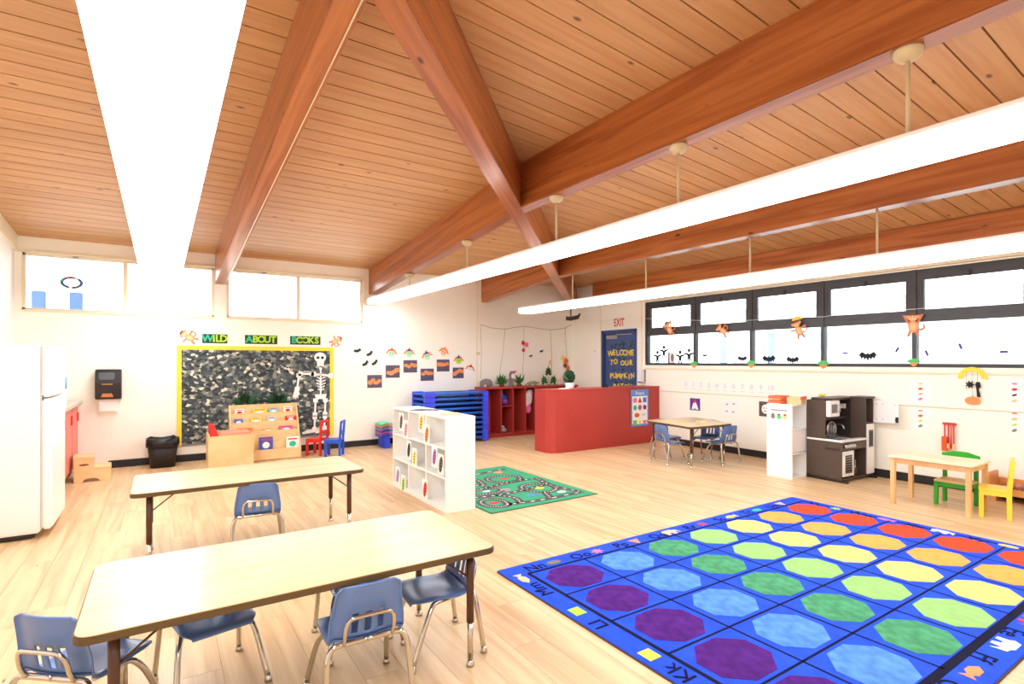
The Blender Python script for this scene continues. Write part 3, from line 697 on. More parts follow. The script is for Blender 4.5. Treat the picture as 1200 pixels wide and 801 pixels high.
# ---- wooden step stool
t = thing('step_stool', 'small wooden two-step stool beside the counter on the floor', 'stool', (-0.90, 8.46, 0), math.radians(4))
def side(y):
    o = [(0.0, 0.0), (0.07, 0.0)]
    o += [(0.17 - 0.085*math.cos(PI*k/8), 0.0 + 0.045*math.sin(PI*k/8)) for k in range(9)]
    o += [(0.37, 0.0), (0.37, 0.15), (0.20, 0.15), (0.20, 0.29), (0.0, 0.29)]
    MB().prism(o, y, y + 0.018).obj('side_panel', M_birch, t, 0.002)
side(0); side(0.34)
MB().box(-0.005, 0.205, -0.005, 0.363, 0.29, 0.308).obj('upper_step', M_birch, t, 0.003)
MB().box(0.195, 0.375, -0.005, 0.363, 0.15, 0.168).obj('lower_step', M_birch, t, 0.003)
MB().box(0.19, 0.20, 0.018, 0.34, 0.165, 0.29).obj('riser', M_birch, t)
MB().prism(ell(0.05, 0.013, 0.10, 0.215), -0.0015, 0.0).obj('hand_slot', M_brown, t)
# ---- paper towel dispenser
x, z = onA(128, 450); t = thing('towel_dispenser', 'black paper towel dispenser with a white towel hanging out, on the far wall', 'dispenser', (x, YA, z))
o = [(0, -0.20), (0.16, -0.20), (0.19, -0.17), (0.20, 0.02), (0.17, 0.17), (0.14, 0.21), (0, 0.21)]
MB().prism([(-u, v) for u, v in o], -0.145, 0.145, 'x').obj('body', M_black, t, 0.008)
MB().box(-0.105, 0.075, -0.196, -0.165, 0.06, 0.17).obj('window', mat('smoked_window', (92, 98, 106), 0.2), t, 0.01)
MB().box(-0.07, 0.05, -0.205, -0.19, 0.0, 0.015).obj('lower_slot', mat('amber_trim', (190, 120, 64), 0.4), t)
MB().prism([(-0.08, -0.17), (0.06, -0.17), (0.04, -0.12), (-0.06, -0.12)], -0.206, -0.188).obj('push_bar', mat('amber_trim', (190, 120, 64), 0.4), t)
MB().box(-0.105, 0.11, -0.10, -0.094, -0.37, -0.20).obj('towel', M_paper, t)
# ---- trash bin with liner
t = thing('trash_bin', 'black waste bin with a plastic liner standing against the far wall', 'bin', (0.02, 9.13, 0))
def bin_ring(hw, hd, z, n=20):
    return [(hw*math.copysign(abs(math.cos(2*PI*k/n))**0.5, math.cos(2*PI*k/n)), hd*math.copysign(abs(math.sin(2*PI*k/n))**0.5, math.sin(2*PI*k/n)), z) for k in range(n)]
def rings(m, R):
    n = len(R[0]); vs = [p for r in R for p in r]
    m.add(vs, [(i*n+k, i*n+(k+1) % n, (i+1)*n+(k+1) % n, (i+1)*n+k) for i in range(len(R)-1) for k in range(n)], True)
    m.add(R[0], [tuple(range(n-1, -1, -1))]); return m
rings(MB(), [bin_ring(0.15, 0.13, 0.003), bin_ring(0.19, 0.165, 0.37), bin_ring(0.18, 0.155, 0.365), bin_ring(0.14, 0.12, 0.03)]).obj('body', mat('black_bin_plastic', (36, 30, 30), 0.55, var=0.1), t)
R_ = [bin_ring(0.197, 0.172, 0.29), bin_ring(0.203, 0.178, 0.33), bin_ring(0.205, 0.18, 0.40), bin_ring(0.185, 0.16, 0.41), bin_ring(0.16, 0.14, 0.20)]
R_ = [[(x + random.uniform(-.006, .006), y + random.uniform(-.006, .006), z + random.uniform(-.018, .018)) for x, y, z in r] for r in R_]
rings(MB(), R_).obj('liner', mat('black_liner', (26, 24, 24), 0.25, var=0.1, scale=20, bump=0.6), t)
# ---- wooden book display rack
RX, RYf = 0.86, 8.80
t = thing('book_display_rack', 'birch book display rack with tiered shelves below the bulletin board', 'bookshelf', (RX, RYf, 0))
W_ = 0.97
for x in (0, W_ - 0.02):
    MB().prism([(0, 0), (0.42, 0), (0.42, 0.83), (0.34, 0.83), (0.0, 0.14)], x, x + 0.02, 'x').obj('side_panel', M_birch, t, 0.002)
tiers = []
for k in range(5):
    z = 0.13 + k*0.135; y = 0.02 + k*0.068; tiers.append((y, z))
    MB().box(0.02, W_ - 0.02, y, y + 0.07, z - 0.012, z).obj('shelf', M_birch, t)
    MB().box(0.02, W_ - 0.02, y, y + 0.008, z, z + 0.035).obj('shelf_lip', M_birch, t, 0.001)
    MB().box(0.02, W_ - 0.02, y + 0.062, y + 0.07, z, z + 0.135 if k < 4 else 0.83).obj('backboard', M_birch, t)
MB().box(0.02, W_ - 0.02, 0.01, 0.02, 0.01, 0.12).obj('kick_board', M_birch, t)
BK = [(4, 0.14, 0.13, 0.10, M_paper, 'white picture book on the top tier of the display rack, far end'), (4, 0.42, 0.20, 0.09, M_yellow, 'yellow picture book on the top tier of the display rack'), (4, 0.62, 0.13, 0.10, mat('aqua_cover', (120, 212, 220)), 'aqua picture book on the top tier of the display rack'), (4, 0.83, 0.13, 0.11, M_paper, 'white patterned book on the top tier, rack end nearest the red chair'),
      (3, 0.12, 0.12, 0.09, M_bluec, 'blue picture book on the second tier of the display rack'), (3, 0.36, 0.15, 0.10, mat('pale_yellow_cover', (246, 232, 110)), 'pale yellow picture book on the second tier of the display rack'), (3, 0.58, 0.12, 0.10, mat('pale_blue_cover', (190, 220, 236)), 'pale blue picture book on the second tier of the display rack'), (3, 0.86, 0.15, 0.10, M_redc, 'red and white book on the second tier of the display rack'),
      (2, 0.20, 0.22, 0.09, M_orange, 'orange bordered book on the middle tier of the display rack'), (2, 0.78, 0.20, 0.09, mat('magenta_cover', (236, 96, 172)), 'magenta book on the middle tier of the display rack'), (2, 0.52, 0.12, 0.07, M_skin, 'tan book on the middle tier of the display rack'),
      (1, 0.16, 0.16, 0.07, M_yellow, 'yellow book on the fourth tier of the display rack'), (0, 0.47, 0.19, 0.22, mat('blue_cover', (70, 90, 180)), 'blue and white book with a red picture on the lowest tier'), (0, 0.85, 0.19, 0.20, M_paper, 'large white book on the lowest tier of the display rack'), (0, 0.12, 0.12, 0.12, M_brown, 'brown book on the lowest tier behind the cube armchair')]
for k, x, wd, h, m, lab in BK:
    y, z = tiers[k]
    b = thing('picture_book', lab, 'book', (RX + x, RYf + y + 0.030, z + 0.001), 0, 'books on the display rack')
    c = MB().box(-wd/2, wd/2, -0.008, -0.006, 0, h).box(-wd/2, wd/2, 0.006, 0.008, 0, h).box(-wd/2, -wd/2 + 0.002, -0.008, 0.008, 0, h).obj('cover', m, b)
    MB().box(-wd/2 + 0.003, wd/2 - 0.004, -0.006, 0.006, 0.003, h - 0.003).obj('pages', M_paper, b)
    alt = M_redc if m in (M_paper,) and k else (M_paper if m is not M_paper else M_teal)
    MB().prism(ell(wd*0.27, h*0.22, 0, h*0.45), -0.0095, -0.008).obj('cover_picture', alt, c)
    MB().box(-wd*0.35, wd*0.35, -0.0092, -0.008, h*0.78, h*0.88).obj('title_band', M_redc if m is not M_redc else M_white, c)
for x, lab in ((0.24, 'bushy green plant behind the display rack, towards the waste bin'), (0.70, 'bushy green plant behind the display rack, below the skeleton hand')):
    p = thing('leafy_plant', lab, 'plant', (RX + x, RYf + 0.50, 0), 0, 'plants behind the display rack')
    MB().lathe([(0.05, 0), (0.06, 0.02), (0.075, 0.55), (0.07, 0.56)], 14).obj('stand', M_brown, p)
    m = MB()
    for k in range(70):
        a = random.uniform(0, 2*PI); el = random.uniform(0.1, 1.4); L = random.uniform(0.10, 0.19)
        d = Vector((math.cos(a)*math.cos(el)*1.15, math.sin(a)*math.cos(el)*0.35, math.sin(el))); s = d.orthogonal().normalized()*0.016
        q = Vector((d.x*0.05, d.y*0.05, 0.84 + random.uniform(-0.05, 0.06))); e = q + d*L
        m.add([q, q + d*L*0.5 + s, e, q + d*L*0.5 - s], [(0, 1, 2, 3)])
    o = m.obj('foliage', M_leafd, p); o['kind'] = 'stuff'
    MB().tube([(0, 0, 0.55), (0, 0, 0.86)], 0.012).obj('stem', M_brown, p)
# ---- birch cube armchair with red cushions
t = thing('cube_armchair', 'birch cube armchair with red back cushion in front of the rack', 'armchair', (0.535, 8.325, 0), math.radians(0))
for y in (0, 0.44): MB().prism(rrect(0, 0.56, 0, 0.475, 0.04), y, y + 0.02).obj('side_panel', M_birch, t, 0.003)
MB().box(0.02, 0.54, 0.02, 0.44, 0.10, 0.12).obj('seat_board', M_birch, t)
MB().box(0.0, 0.02, 0.02, 0.44, 0.0, 0.50).obj('back_board', M_birch, t, 0.003)
MB().prism([(0.03, 0.20), (0.14, 0.20), (0.125, 0.48), (0.085, 0.60), (0.035, 0.64), (0.022, 0.61)], 0.03, 0.43).obj('back_cushion', mat('red_vinyl', (214, 52, 50), 0.4), t, 0.015)
MB().box(0.13, 0.54, 0.03, 0.43, 0.12, 0.505).obj('seat_cushion', mat('salmon_vinyl', (240, 160, 130), 0.4), t, 0.02)
# ---- red and blue wooden children's chairs
def post_chair(name, label, m, loc, rz, w=0.27, d=0.26, sh=0.27, bh=0.56, rails=(0.37, 0.545), sl=False):
    t = thing(name, label, 'chair', loc, rz, 'painted wooden chairs')
    MB().box(-w/2, w/2, -d/2, d/2, sh - 0.02, sh).obj('seat', m, t, 0.005)
    for s in (-1, 1):
        x = s*(w/2 - 0.018)
        MB().box(x - 0.018, x + 0.018, d/2 - 0.04, d/2 - 0.004, 0, sh - 0.02).obj('leg', m, t, 0.003)
        MB().prism([(-d/2, 0), (-d/2 + 0.036, 0), (-d/2 + 0.036, sh - 0.02), (-d/2 + 0.03, sh + 0.04), (-d/2 + 0.008, bh), (-d/2 - 0.022, bh), (-d/2, sh)], x - 0.018, x + 0.018, 'x').obj('leg', m, t, 0.003)
        MB().box(x - 0.010, x + 0.010, -d/2 + 0.03, d/2 - 0.03, sh - 0.06, sh - 0.02).obj('apron', m, t)
    MB().box(-w/2 + 0.03, w/2 - 0.03, d/2 - 0.03, d/2 - 0.012, sh - 0.06, sh - 0.02).obj('apron', m, t)
    for z in rails:
        y = -d/2 + 0.02 - (z - sh)/(bh - sh)*0.022
        MB().box(-w/2 + 0.034, w/2 - 0.034, y - 0.009, y + 0.009, z - 0.028, z + 0.028 if z < bh - 0.03 else bh).obj('back_rail', m, t, 0.003)
    return t
M_rw = mat('red_chair_paint', (222, 52, 44), 0.35, var=0.03); M_bw = mat('blue_chair_paint', (36, 92, 214), 0.35, var=0.03)
post_chair('wooden_chair', 'red painted wooden child chair below the paper skeleton', M_rw, (2.10, 8.93, 0), math.radians(48))
post_chair('wooden_chair', 'blue painted wooden child chair beside the red one', M_bw, (2.30, 8.68, 0), math.radians(62))
# ---- stack of moulded seats
cols = [('blue', (40, 70, 210)), ('violet', (120, 84, 190)), ('magenta', (190, 90, 180)), ('indigo', (70, 64, 150)), ('lilac', (160, 130, 210)), ('slate', (110, 120, 150)), ('orange', (240, 160, 90)), ('mint green', (92, 210, 160))]
def wav(x): return 0.045*math.sin((x + 0.30)*9.5) + 0.01
for k, (cn, rgb) in enumerate(cols):
    m = mat('seat_' + cn.replace(' ', '_'), rgb, 0.4, var=0.03)
    t = thing('floor_rocker', '%s moulded floor rocker %s' % (cn, 'at the bottom of the colourful stack, on blue feet' if k == 0 else ('on top of the colourful stack' if k == 7 else 'within the colourful stack by the far wall')), 'rocker', (3.40, 9.05, 0.16 + k*0.030), 0, 'stacked floor rockers')
    pts = [(-0.24 + 0.48*i/16, wav(-0.24 + 0.48*i/16)) for i in range(17)]
    MB().prism(pts + [(x, z + 0.016) for x, z in reversed(pts)], -0.17, 0.17).obj('shell', m, t, 0.004)
    pts = [(-0.246 + 0.03*i/3, wav(-0.24)) for i in range(4)]
    MB().box(-0.252, -0.236, -0.17, 0.17, wav(-0.24) - 0.010, wav(-0.24) + 0.014).obj('rim', m, t, 0.004)
    if k == 0:
        for x in (-0.20, 0.12): MB().box(x, x + 0.11, -0.15, 0.15, -0.16, wav(x + 0.05)).obj('foot', m, t, 0.01)
# ---- stack of blue cots
M_cot = mat('blue_cot_fabric', (32, 96, 200), 0.5, var=0.06); M_cap = mat('bright_blue_cot_end', (62, 80, 236), 0.4, var=0.03)
ORD = ['top', 'second', 'third', 'fourth', 'fifth', 'sixth', 'seventh', 'eighth', 'ninth', 'tenth']
CXa, CXb, CYf, CYb, NC, DZC = 3.87, 5.165, 8.72, 9.28, 10, 0.0915
for k in range(NC):
    z = 0.03 + (NC - 1 - k)*DZC
    lab = 'blue stacking cot on top of the cot stack' if k == 0 else ('blue stacking cot at the very bottom of the stack' if k == NC - 1 else 'blue stacking cot, %s from the top of the stack' % ORD[k])
    t = thing('stacking_cot', lab, 'cot', (CXa, CYf, z), 0, 'stacked blue cots')
    MB().box(0.05, CXb - CXa - 0.05, 0.012, CYb - CYf - 0.012, 0.060, 0.064).obj('bed_sheet', M_cot, t)
    for y in (0.012, CYb - CYf - 0.012): MB().tube([(0.03, y, 0.055), (CXb - CXa - 0.03, y, 0.055)], 0.023, 10).obj('side_rail', M_cot, t)
    WC, DC, zl = CXb - CXa, CYb - CYf, (-0.012 if k == NC - 1 else 0.0)
    for xa_, xb_ in ((0.0, 0.20), (WC - 0.12, WC)):
        for ya_, yb_ in ((-0.012, 0.05), (DC - 0.05, DC + 0.012)): MB().box(xa_, xb_, ya_, yb_, zl, 0.088).obj('corner_leg', M_cap, t, 0.006)
    for xr in (0.02, WC - 0.02): MB().tube([(xr, 0.04, 0.055), (xr, DC - 0.04, 0.055)], 0.022, 8).obj('end_rail', M_cot, t)
    MB().box(CXb - CXa - 0.26, CXb - CXa - 0.235, -0.006, 0.0, 0.045, 0.075).obj('name_tag', M_steel, t)
    if k == NC - 1:
        for x in (0.20, CXb - CXa - 0.05):
            for yc in (0.03, CYb - CYf - 0.03): MB().lathe([(0.02, -0.03), (0.025, -0.012)], 10, (x, yc, 0)).obj('caster', M_redc, t)
# ---- red cubby unit
UX0, UX1, UY0, UY1, UH = 5.24, 7.55, 8.98, 9.385, 0.955
t = thing('cubby_unit', 'red coat cubby unit along the far wall corner', 'cubby', (0, 0, 0))
MB().box(UX0, UX1 + 0.02, UY0 - 0.03, UY1, UH, UH + 0.035).obj('top_board', M_red, t, 0.004)
MB().box(UX0, UX1, UY0 + 0.03, UY1, 0.0, 0.05).obj('base', M_red, t)
MB().box(UX0, UX1, UY1 - 0.012, UY1, 0.05, UH).obj('back_board', M_red, t)
M_redd = mat('dark_red_painted_board', (134, 34, 34), 0.45, var=0.05)
div = [UX0] + [onA(px, 480, UY0)[0] for px in (587, 601, 615.5, 629.5, 640)] + [6.93, 7.25, UX1 - 0.02]
for x in div: MB().box(x, x + 0.02, UY0, UY1 - 0.012, 0.05, UH).obj('divider', M_red, t)
for a, b in zip(div[:-1], div[1:]): MB().box(a + 0.02, b, UY0 + 0.005, UY1 - 0.012, 0.05, 0.066).obj('floor_shelf', M_red, t)
MB().box(div[1] + 0.02, div[2], UY0 + 0.005, UY1 - 0.012, 0.60, 0.616).obj('shelf', M_red, t)
def lump(name, label, cat, loc, parts):
    tt = thing(name, label, cat, loc)
    for nm, m, lst in parts:
        q = MB()
        for c, rx, ry, rz in lst: q.ball(c, rx, ry, rz)
        q.obj(nm, m, tt)
    return tt
cx = (div[1] + div[2])/2 + 0.01
lump('backpack', 'blue and purple child backpack on the cubby shelf', 'backpack', (cx, 9.13, 0.617), [('bag', mat('blue_bag', (40, 60, 170), 0.6), [((0, 0, 0.11), 0.10, 0.07, 0.11)]), ('pocket', mat('purple_bag', (120, 60, 150), 0.6), [((0.01, -0.06, 0.07), 0.07, 0.03, 0.06)]), ('strap', M_bluec, [((-0.05, -0.03, 0.22), 0.02, 0.02, 0.06)])])
lump('shoe_pair_bag', 'grey and white bundle on the floor of the cubby under the backpack', 'bag', (cx, 9.13, 0.066), [('bundle', mat('grey_cloth', (170, 166, 164), 0.8), [((0, 0, 0.05), 0.075, 0.06, 0.046), ((-0.02, 0, 0.10), 0.045, 0.04, 0.05)])])
cx = (div[3] + div[4])/2 + 0.01
jk = thing('child_jacket', 'white and pink child jacket hanging in the red cubby', 'jacket', (cx, 9.10, 0.50))
MB().ball((0.01, 0, 0.25), 0.085, 0.05, 0.17).ball((-0.05, -0.02, 0.20), 0.045, 0.035, 0.15).obj('body', mat('white_fleece', (236, 226, 226), 0.9, var=0.08), jk)
MB().ball((-0.02, -0.02, 0.02), 0.07, 0.05, 0.10).obj('lining', M_pink, jk)
MB().ball((0.05, 0.0, 0.34), 0.05, 0.045, 0.08).obj('hood', mat('lilac_fleece', (200, 180, 200), 0.9), jk)
# ---- red partition with a chamfered end
HX0, HY0, HY1, HH = 5.25, 6.90, 7.36, 1.035
t = thing('partition', 'solid red half-height partition standing out from the window wall', 'partition')
outl = [(HX0 + 0.02, 7.06), (HX0 + 0.05, 6.985), (HX0 + 0.13, 6.925), (HX0 + 0.28, HY0), (XB - 0.005, HY0), (XB - 0.005, HY1), (HX0 + 0.02, HY1)]
MB().prism(outl, 0.0, HH - 0.02, 'z').obj('body', M_red, t, 0.003)
MB().prism([(x - 0.008 if x < 6 else x, y - 0.008) for x, y in outl], HH - 0.02, HH, 'z').obj('top_board', M_red, t, 0.003)
# shapes poster on the partition
x0, z1 = 7.055, 0.985; x1, z0 = 7.50, 0.325
t = thing('shapes_poster', 'white poster with coloured shapes and blue header on the red partition', 'poster', ((x0+x1)/2, HY0 - 0.009, (z0+z1)/2))
pw, ph = (x1-x0)/2, (z1-z0)/2
flat('sheet', [(-pw, -ph), (pw, -ph), (pw, ph), (-pw, ph)], mat('blue_poster_border', (90, 150, 230), 0.4), t, 0.003)
flat('panel', [(-pw + .03, -ph + .04), (pw - .03, -ph + .04), (pw - .03, ph - .12), (-pw + .03, ph - .12)], M_paper, t, 0.001, 0.003)
text('title', 'Shapes', 0.085, M_white, t, 0, ph - 0.065, 0.0045, depth=0.002)
tri = [(-0.05, -0.045), (0.05, -0.045), (0, 0.055)]
hexa = [(0.05*math.cos(k*PI/3), 0.05*math.sin(k*PI/3)) for k in range(6)]
pen = [(0.05*math.sin(k*2*PI/5), 0.05*math.cos(k*2*PI/5)) for k in range(5)]
sq = [(-0.045, -0.045), (0.045, -0.045), (0.045, 0.045), (-0.045, 0.045)]
heart = [(0, -0.05), (0.05, 0.01), (0.035, 0.045), (0, 0.025), (-0.035, 0.045), (-0.05, 0.01)]
star = [((0.055 if k % 2 == 0 else 0.024)*math.sin(k*PI/5), (0.055 if k % 2 == 0 else 0.024)*math.cos(k*PI/5)) for k in range(10)]
grid = [(ell(.05, .05), M_pink), (tri, M_redc), (sq, M_bluec), (hexa, M_teal), (ell(.05, .05), mat('mauve_card', (190, 100, 150))), (pen, M_purple), (ell(.065, .04), M_dorange), (ell(.06, .03), mat('pale_grey_card', (220, 226, 226))), (None, None), (sq, mat('grass_card', (120, 200, 60))), (star, M_yellow), (heart, M_pink)]
for k, (P, m) in enumerate(grid):
    if P is None: continue
    cx, cz = (-0.125 + (k % 3)*0.125 + (0.05 if k in (6, 7) else 0) + (0.05 if k == 7 else 0)), ph - 0.19 - (k//3)*0.135
    flat('shape', [(cx + u, cz + v) for u, v in P], m, t, 0.001, 0.004)
# ---- white cube bookcase, open side towards -x
BXf, BXb, BY0, BY1, BHt = 2.345, 2.675, 4.775, 6.22, 0.945
t = thing('cube_bookcase', 'white nine-cube bookcase standing in the middle of the floor', 'bookcase')
n3 = 3; th = 0.02
MB().box(BXf, BXb, BY0, BY1, BHt - th, BHt).obj('top_board', M_lam, t, 0.002)
MB().box(BXf, BXb, BY0, BY1, 0.0, 0.05).obj('base', M_lam, t, 0.002)
for y in (BY0, BY1 - th): MB().box(BXf, BXb, y, y + th, 0.05, BHt - th).obj('side_panel', M_lam, t, 0.002)
MB().box(BXb - 0.008, BXb, BY0 + th, BY1 - th, 0.05, BHt - th).obj('back_board', M_lam, t)
cw = (BY1 - BY0 - th)/3; chh = (BHt - th - 0.05)/3
for k in (1, 2):
    MB().box(BXf + 0.002, BXb - 0.008, BY0 + k*cw, BY0 + k*cw + th, 0.05, BHt - th).obj('divider', M_lam, t)
    MB().box(BXf + 0.001, BXb - 0.008, BY0 + th, BY1 - th, 0.05 + k*chh - th/2, 0.05 + k*chh + th/2).obj('shelf', M_lam, t)
CN = [('grey', (96, 96, 100)), ('pale pink', (232, 160, 180)), ('yellow', (246, 200, 60)), ('orange', (236, 130, 50)), ('black', (50, 46, 46)), ('lemon', (236, 226, 90)), ('violet', (176, 100, 190)), ('charcoal', (90, 88, 90)), ('lilac', (170, 160, 220)), ('lime green', (160, 214, 70)), ('red', (226, 70, 60))]
cards = [(470.5, 494, 0), (476, 503, 1), (494, 495, 2), (500.5, 509, 3), (479.5, 527, 4), (486, 536, 5), (509.5, 535, 6), (517, 544, 7), (466.5, 557, 8), (473, 567, 9), (498.5, 573, 10)]
for px, py, ci in cards:
    cn, rgb = CN[ci]; m = mat('crayon_' + cn.replace(' ', '_'), rgb, 0.6)
    xf = BXf - 0.002
    y, z = onB(px, py, xf)
    row = ['bottom', 'middle', 'top'][min(2, max(0, int((z - 0.05)/chh)))]
    k = thing('colour_card', 'white card with %s crayon oval on the %s row of the bookcase' % (cn, row), 'card', (xf, y, z), RB, 'crayon cards on the bookcase')
    flat('sheet', [(-0.066, -0.105), (0.066, -0.105), (0.066, 0.105), (-0.066, 0.105)], M_paper, k, 0.004)
    flat('crayon_oval', rot2(ell(0.040, 0.085), math.radians(-14)), m, k, 0.001, 0.004)
    for q in range(4):
        flat('lettering', rot2([(-0.016, -0.008), (0.016, -0.012), (0.016, -0.002), (-0.012, 0.006)], 0.1*q, 0.006*(q - 1.5), -0.048 + q*0.032), M_blackp, k, 0.001, 0.005)
for (x, y, rz, m, lab) in ((2.44, 5.35, 0.2, M_paper, 'white sheet of paper on the bookcase top'), (2.53, 5.05, -0.3, mat('kraft_paper', (214, 184, 140)), 'tan sheet of paper on the bookcase top'), (2.50, 5.62, 0.5, mat('dark_print', (70, 80, 90)), 'dark printed magazine on the bookcase top')):
    o = MB().box(-0.10, 0.10, -0.14, 0.14, 0, 0.006).obj('loose_sheet', m, None, 0.001); place(o, (x, y, BHt + 0.001), rz); tag(o, lab, 'paper')
# ---- white shelf unit beside the play kitchen
t = thing('shelf_unit', 'narrow white shelf unit beside the toy kitchen, open towards the camera end', 'shelf', (6.69, 3.75, 0))
W1, D1, H1 = 0.36, 0.34, 0.945
MB().box(0, 0.018, 0, D1, 0, H1).obj('side_panel', M_lam, t, 0.002); MB().box(W1 - 0.018, W1, 0, D1, 0, H1).obj('side_panel', M_lam, t, 0.002)
MB().box(0.018, W1 - 0.018, D1 - 0.01, D1, 0, H1).obj('back_board', M_lam, t)
for k in range(4): MB().box(0.018, W1 - 0.018, 0.0, D1 - 0.01, k*(H1 - 0.018)/3, k*(H1 - 0.018)/3 + 0.018).obj('shelf', M_lam, t)
p = MB().box(0.018, W1 - 0.018, 0.004, 0.012, 0.335, 0.615).obj('bin_front', M_white, t)
k = thing('face_sticker_sheet', 'white sheet with three little face drawings on the white shelf unit', 'paper', (6.688, 3.92, 0.80), RB)
flat('sheet', [(-0.13, -0.12), (0.13, -0.12), (0.13, 0.12), (-0.13, 0.12)], M_paper, k, 0.002)
for q, m in enumerate((M_grey, M_green, M_skin)):
    f = flat('drawing', ell(0.03, 0.03, -0.08 + q*0.08, -0.02), m, k, 0.001, 0.002); flat('hair', ell(0.02, 0.012, -0.08 + q*0.08, 0.01), M_brown, f, 0.001, 0.003)
flat('title_line', [(-0.11, 0.06), (0.11, 0.06), (0.11, 0.075), (-0.11, 0.075)], M_grey, k, 0.001, 0.002)
M_tray = mat('orange_tray', (240, 110, 74), 0.4)
for q, (x, y, z, lab) in enumerate(((6.80, 3.99, 0.947, 'orange rimmed toy tray, lower of the stack on the white shelf unit'), (6.80, 3.99, 1.002, 'orange rimmed toy tray, upper of the stack on the white shelf unit'), (6.90, 3.81, 0.947, 'wooden toy crate with orange rim on the white shelf unit'))):
    k = thing('toy_tray', lab, 'tray', (x, y, z), 0.2 if q == 2 else 0.0, 'toy trays')
    h = 0.048 if q < 2 else 0.09
    MB().box(-0.09, 0.09, -0.08, 0.08, 0, 0.01).obj('floor_board', M_birch, k)
    for s in (-1, 1):
        MB().prism([(-0.09, 0), (0.09, 0), (0.105, h), (-0.105, h)], s*0.08 - 0.005, s*0.08 + 0.005).obj('side_board', M_tray if q < 2 else M_birch, k)
        MB().box(s*0.09 - 0.005, s*0.09 + 0.005, -0.08, 0.08, 0.01, h).obj('side_board', M_tray if q < 2 else M_birch, k)
    if q == 2: MB().box(-0.11, 0.11, -0.09, -0.078, h - 0.03, h + 0.01).obj('rim', M_tray, k)
# ---- toy kitchen: front towards -y, dark side towards -x
t = thing('toy_kitchen', 'dark brown and white wooden toy kitchen standing out from the window wall', 'toy kitchen', (6.985, 3.30, 0), math.radians(-3))
M_esp = mat('espresso_board', (84, 70, 62), 0.42, var=0.05); M_espd = mat('dark_espresso_board', (52, 44, 40), 0.5, var=0.05)
KW, KD = 0.74, 0.44
MB().box(0, 0.016, 0.0, KD, 0.03, 0.50).obj('side_panel', M_esp, t, 0.002)
MB().box(0, 0.016, 0.20, KD, 0.51, 1.005).obj('side_panel', M_esp, t, 0.002)
MB().box(-0.004, 0.0, 0.02, 0.20, 0.395, 0.42).obj('towel_rail', M_espd, t)
MB().box(0.016, KW, KD - 0.012, KD, 0.03, 1.005).obj('back_board', M_espd, t)
MB().box(0.0, KW, 0.0, KD, 0.03, 0.05).obj('base_board', M_esp, t)
for x in (0.02, KW - 0.06): MB().box(x, x + 0.04, -0.06, KD + 0.01, 0.0, 0.03).obj('foot', M_espd, t, 0.004)
wt = MB().box(-0.01, 0.56, -0.012, KD - 0.012, 0.50, 0.522).obj('worktop', M_white, t, 0.003)
MB().box(0.05, 0.25, 0.06, 0.30, 0.522, 0.526).obj('hob', M_black, wt)
for x, y in ((0.10, 0.12), (0.20, 0.12), (0.10, 0.23), (0.20, 0.23)): MB().lathe([(0.042, 0.526), (0.042, 0.529)], 16, (x, y, 0)).obj('burner', M_grey, wt)
MB().box(0.33, 0.53, 0.05, 0.30, 0.5225, 0.527).obj('sink', M_steel, wt)
MB().tube(catmull([(0.43, 0.33, 0.522), (0.43, 0.33, 0.62), (0.43, 0.30, 0.675), (0.43, 0.22, 0.665), (0.43, 0.20, 0.62)], 4), 0.011).obj('faucet', M_steel, wt)
MB().box(0.0, 0.56, -0.008, 0.004, 0.40, 0.50).obj('control_panel', M_esp, t)
for q in range(4):
    kb = MB().tube([(0.06 + q*0.062, -0.008, 0.45), (0.06 + q*0.062, -0.034, 0.45)], 0.023, 14).obj('knob', M_steel, t)
ov = MB().box(0.025, 0.27, -0.008, 0.010, 0.075, 0.385).obj('oven_door', M_white, t, 0.003)
MB().box(0.075, 0.22, -0.012, -0.007, 0.115, 0.335).obj('oven_window', M_black, ov)
for q in range(7): MB().box(0.075, 0.22, -0.016, -0.012, 0.13 + q*0.030, 0.137 + q*0.030).obj('grille_bar', M_steel, ov)
MB().tube([(0.255, -0.008, 0.20), (0.255, -0.03, 0.20), (0.255, -0.03, 0.27), (0.255, -0.008, 0.27)], 0.006, 6).obj('handle', M_steel, ov)
MB().box(0.275, 0.29, 0.0, KD - 0.012, 0.05, 0.40).obj('divider', M_esp, t)
tall = MB().box(0.555, 0.57, 0.0, KD, 0.05, 1.02).box(KW - 0.016, KW, 0.0, KD, 0.05, 1.02).box(0.57, KW - 0.016, 0.0, KD, 0.70, 0.715).obj('fridge_case', M_esp, t)
MB().box(0.10, KW + 0.03, 0.17, KD, 1.005, 1.03).box(0.53, KW + 0.03, -0.01, 0.18, 1.02, 1.045).obj('top_board', M_esp, t, 0.003)
fd = MB().box(0.572, KW - 0.002, -0.016, 0.0, 0.06, 0.695).obj('fridge_door', M_white, t, 0.003)
MB().box(0.615, 0.69, -0.020, -0.015, 0.42, 0.60).obj('dispenser', M_black, fd); MB().box(0.60, 0.705, -0.018, -0.0155, 0.40, 0.62).obj('dispenser_frame', M_grey, fd)
zd = MB().box(KW - 0.016, KW, -0.30, -0.01, 0.715, 0.995).obj('freezer_door', M_white, t, 0.003)
for y in (-0.26, -0.12, -0.05):
    for z in (0.76, 0.95): MB().tube([(KW - 0.0175, y, z), (KW - 0.016, y, z)], 0.006, 6).obj('bolt', M_grey, zd)
MB().box(KW - 0.03, KW - 0.016, -0.30, -0.27, 0.73, 0.80).obj('handle', M_black, zd)
mw = MB().box(0.02, 0.24, 0.15, 0.20, 0.80, 1.0).obj('microwave_door', M_white, t, 0.003)
MB().box(0.06, 0.18, 0.145, 0.151, 0.845, 0.955).obj('microwave_window', M_grey, mw)
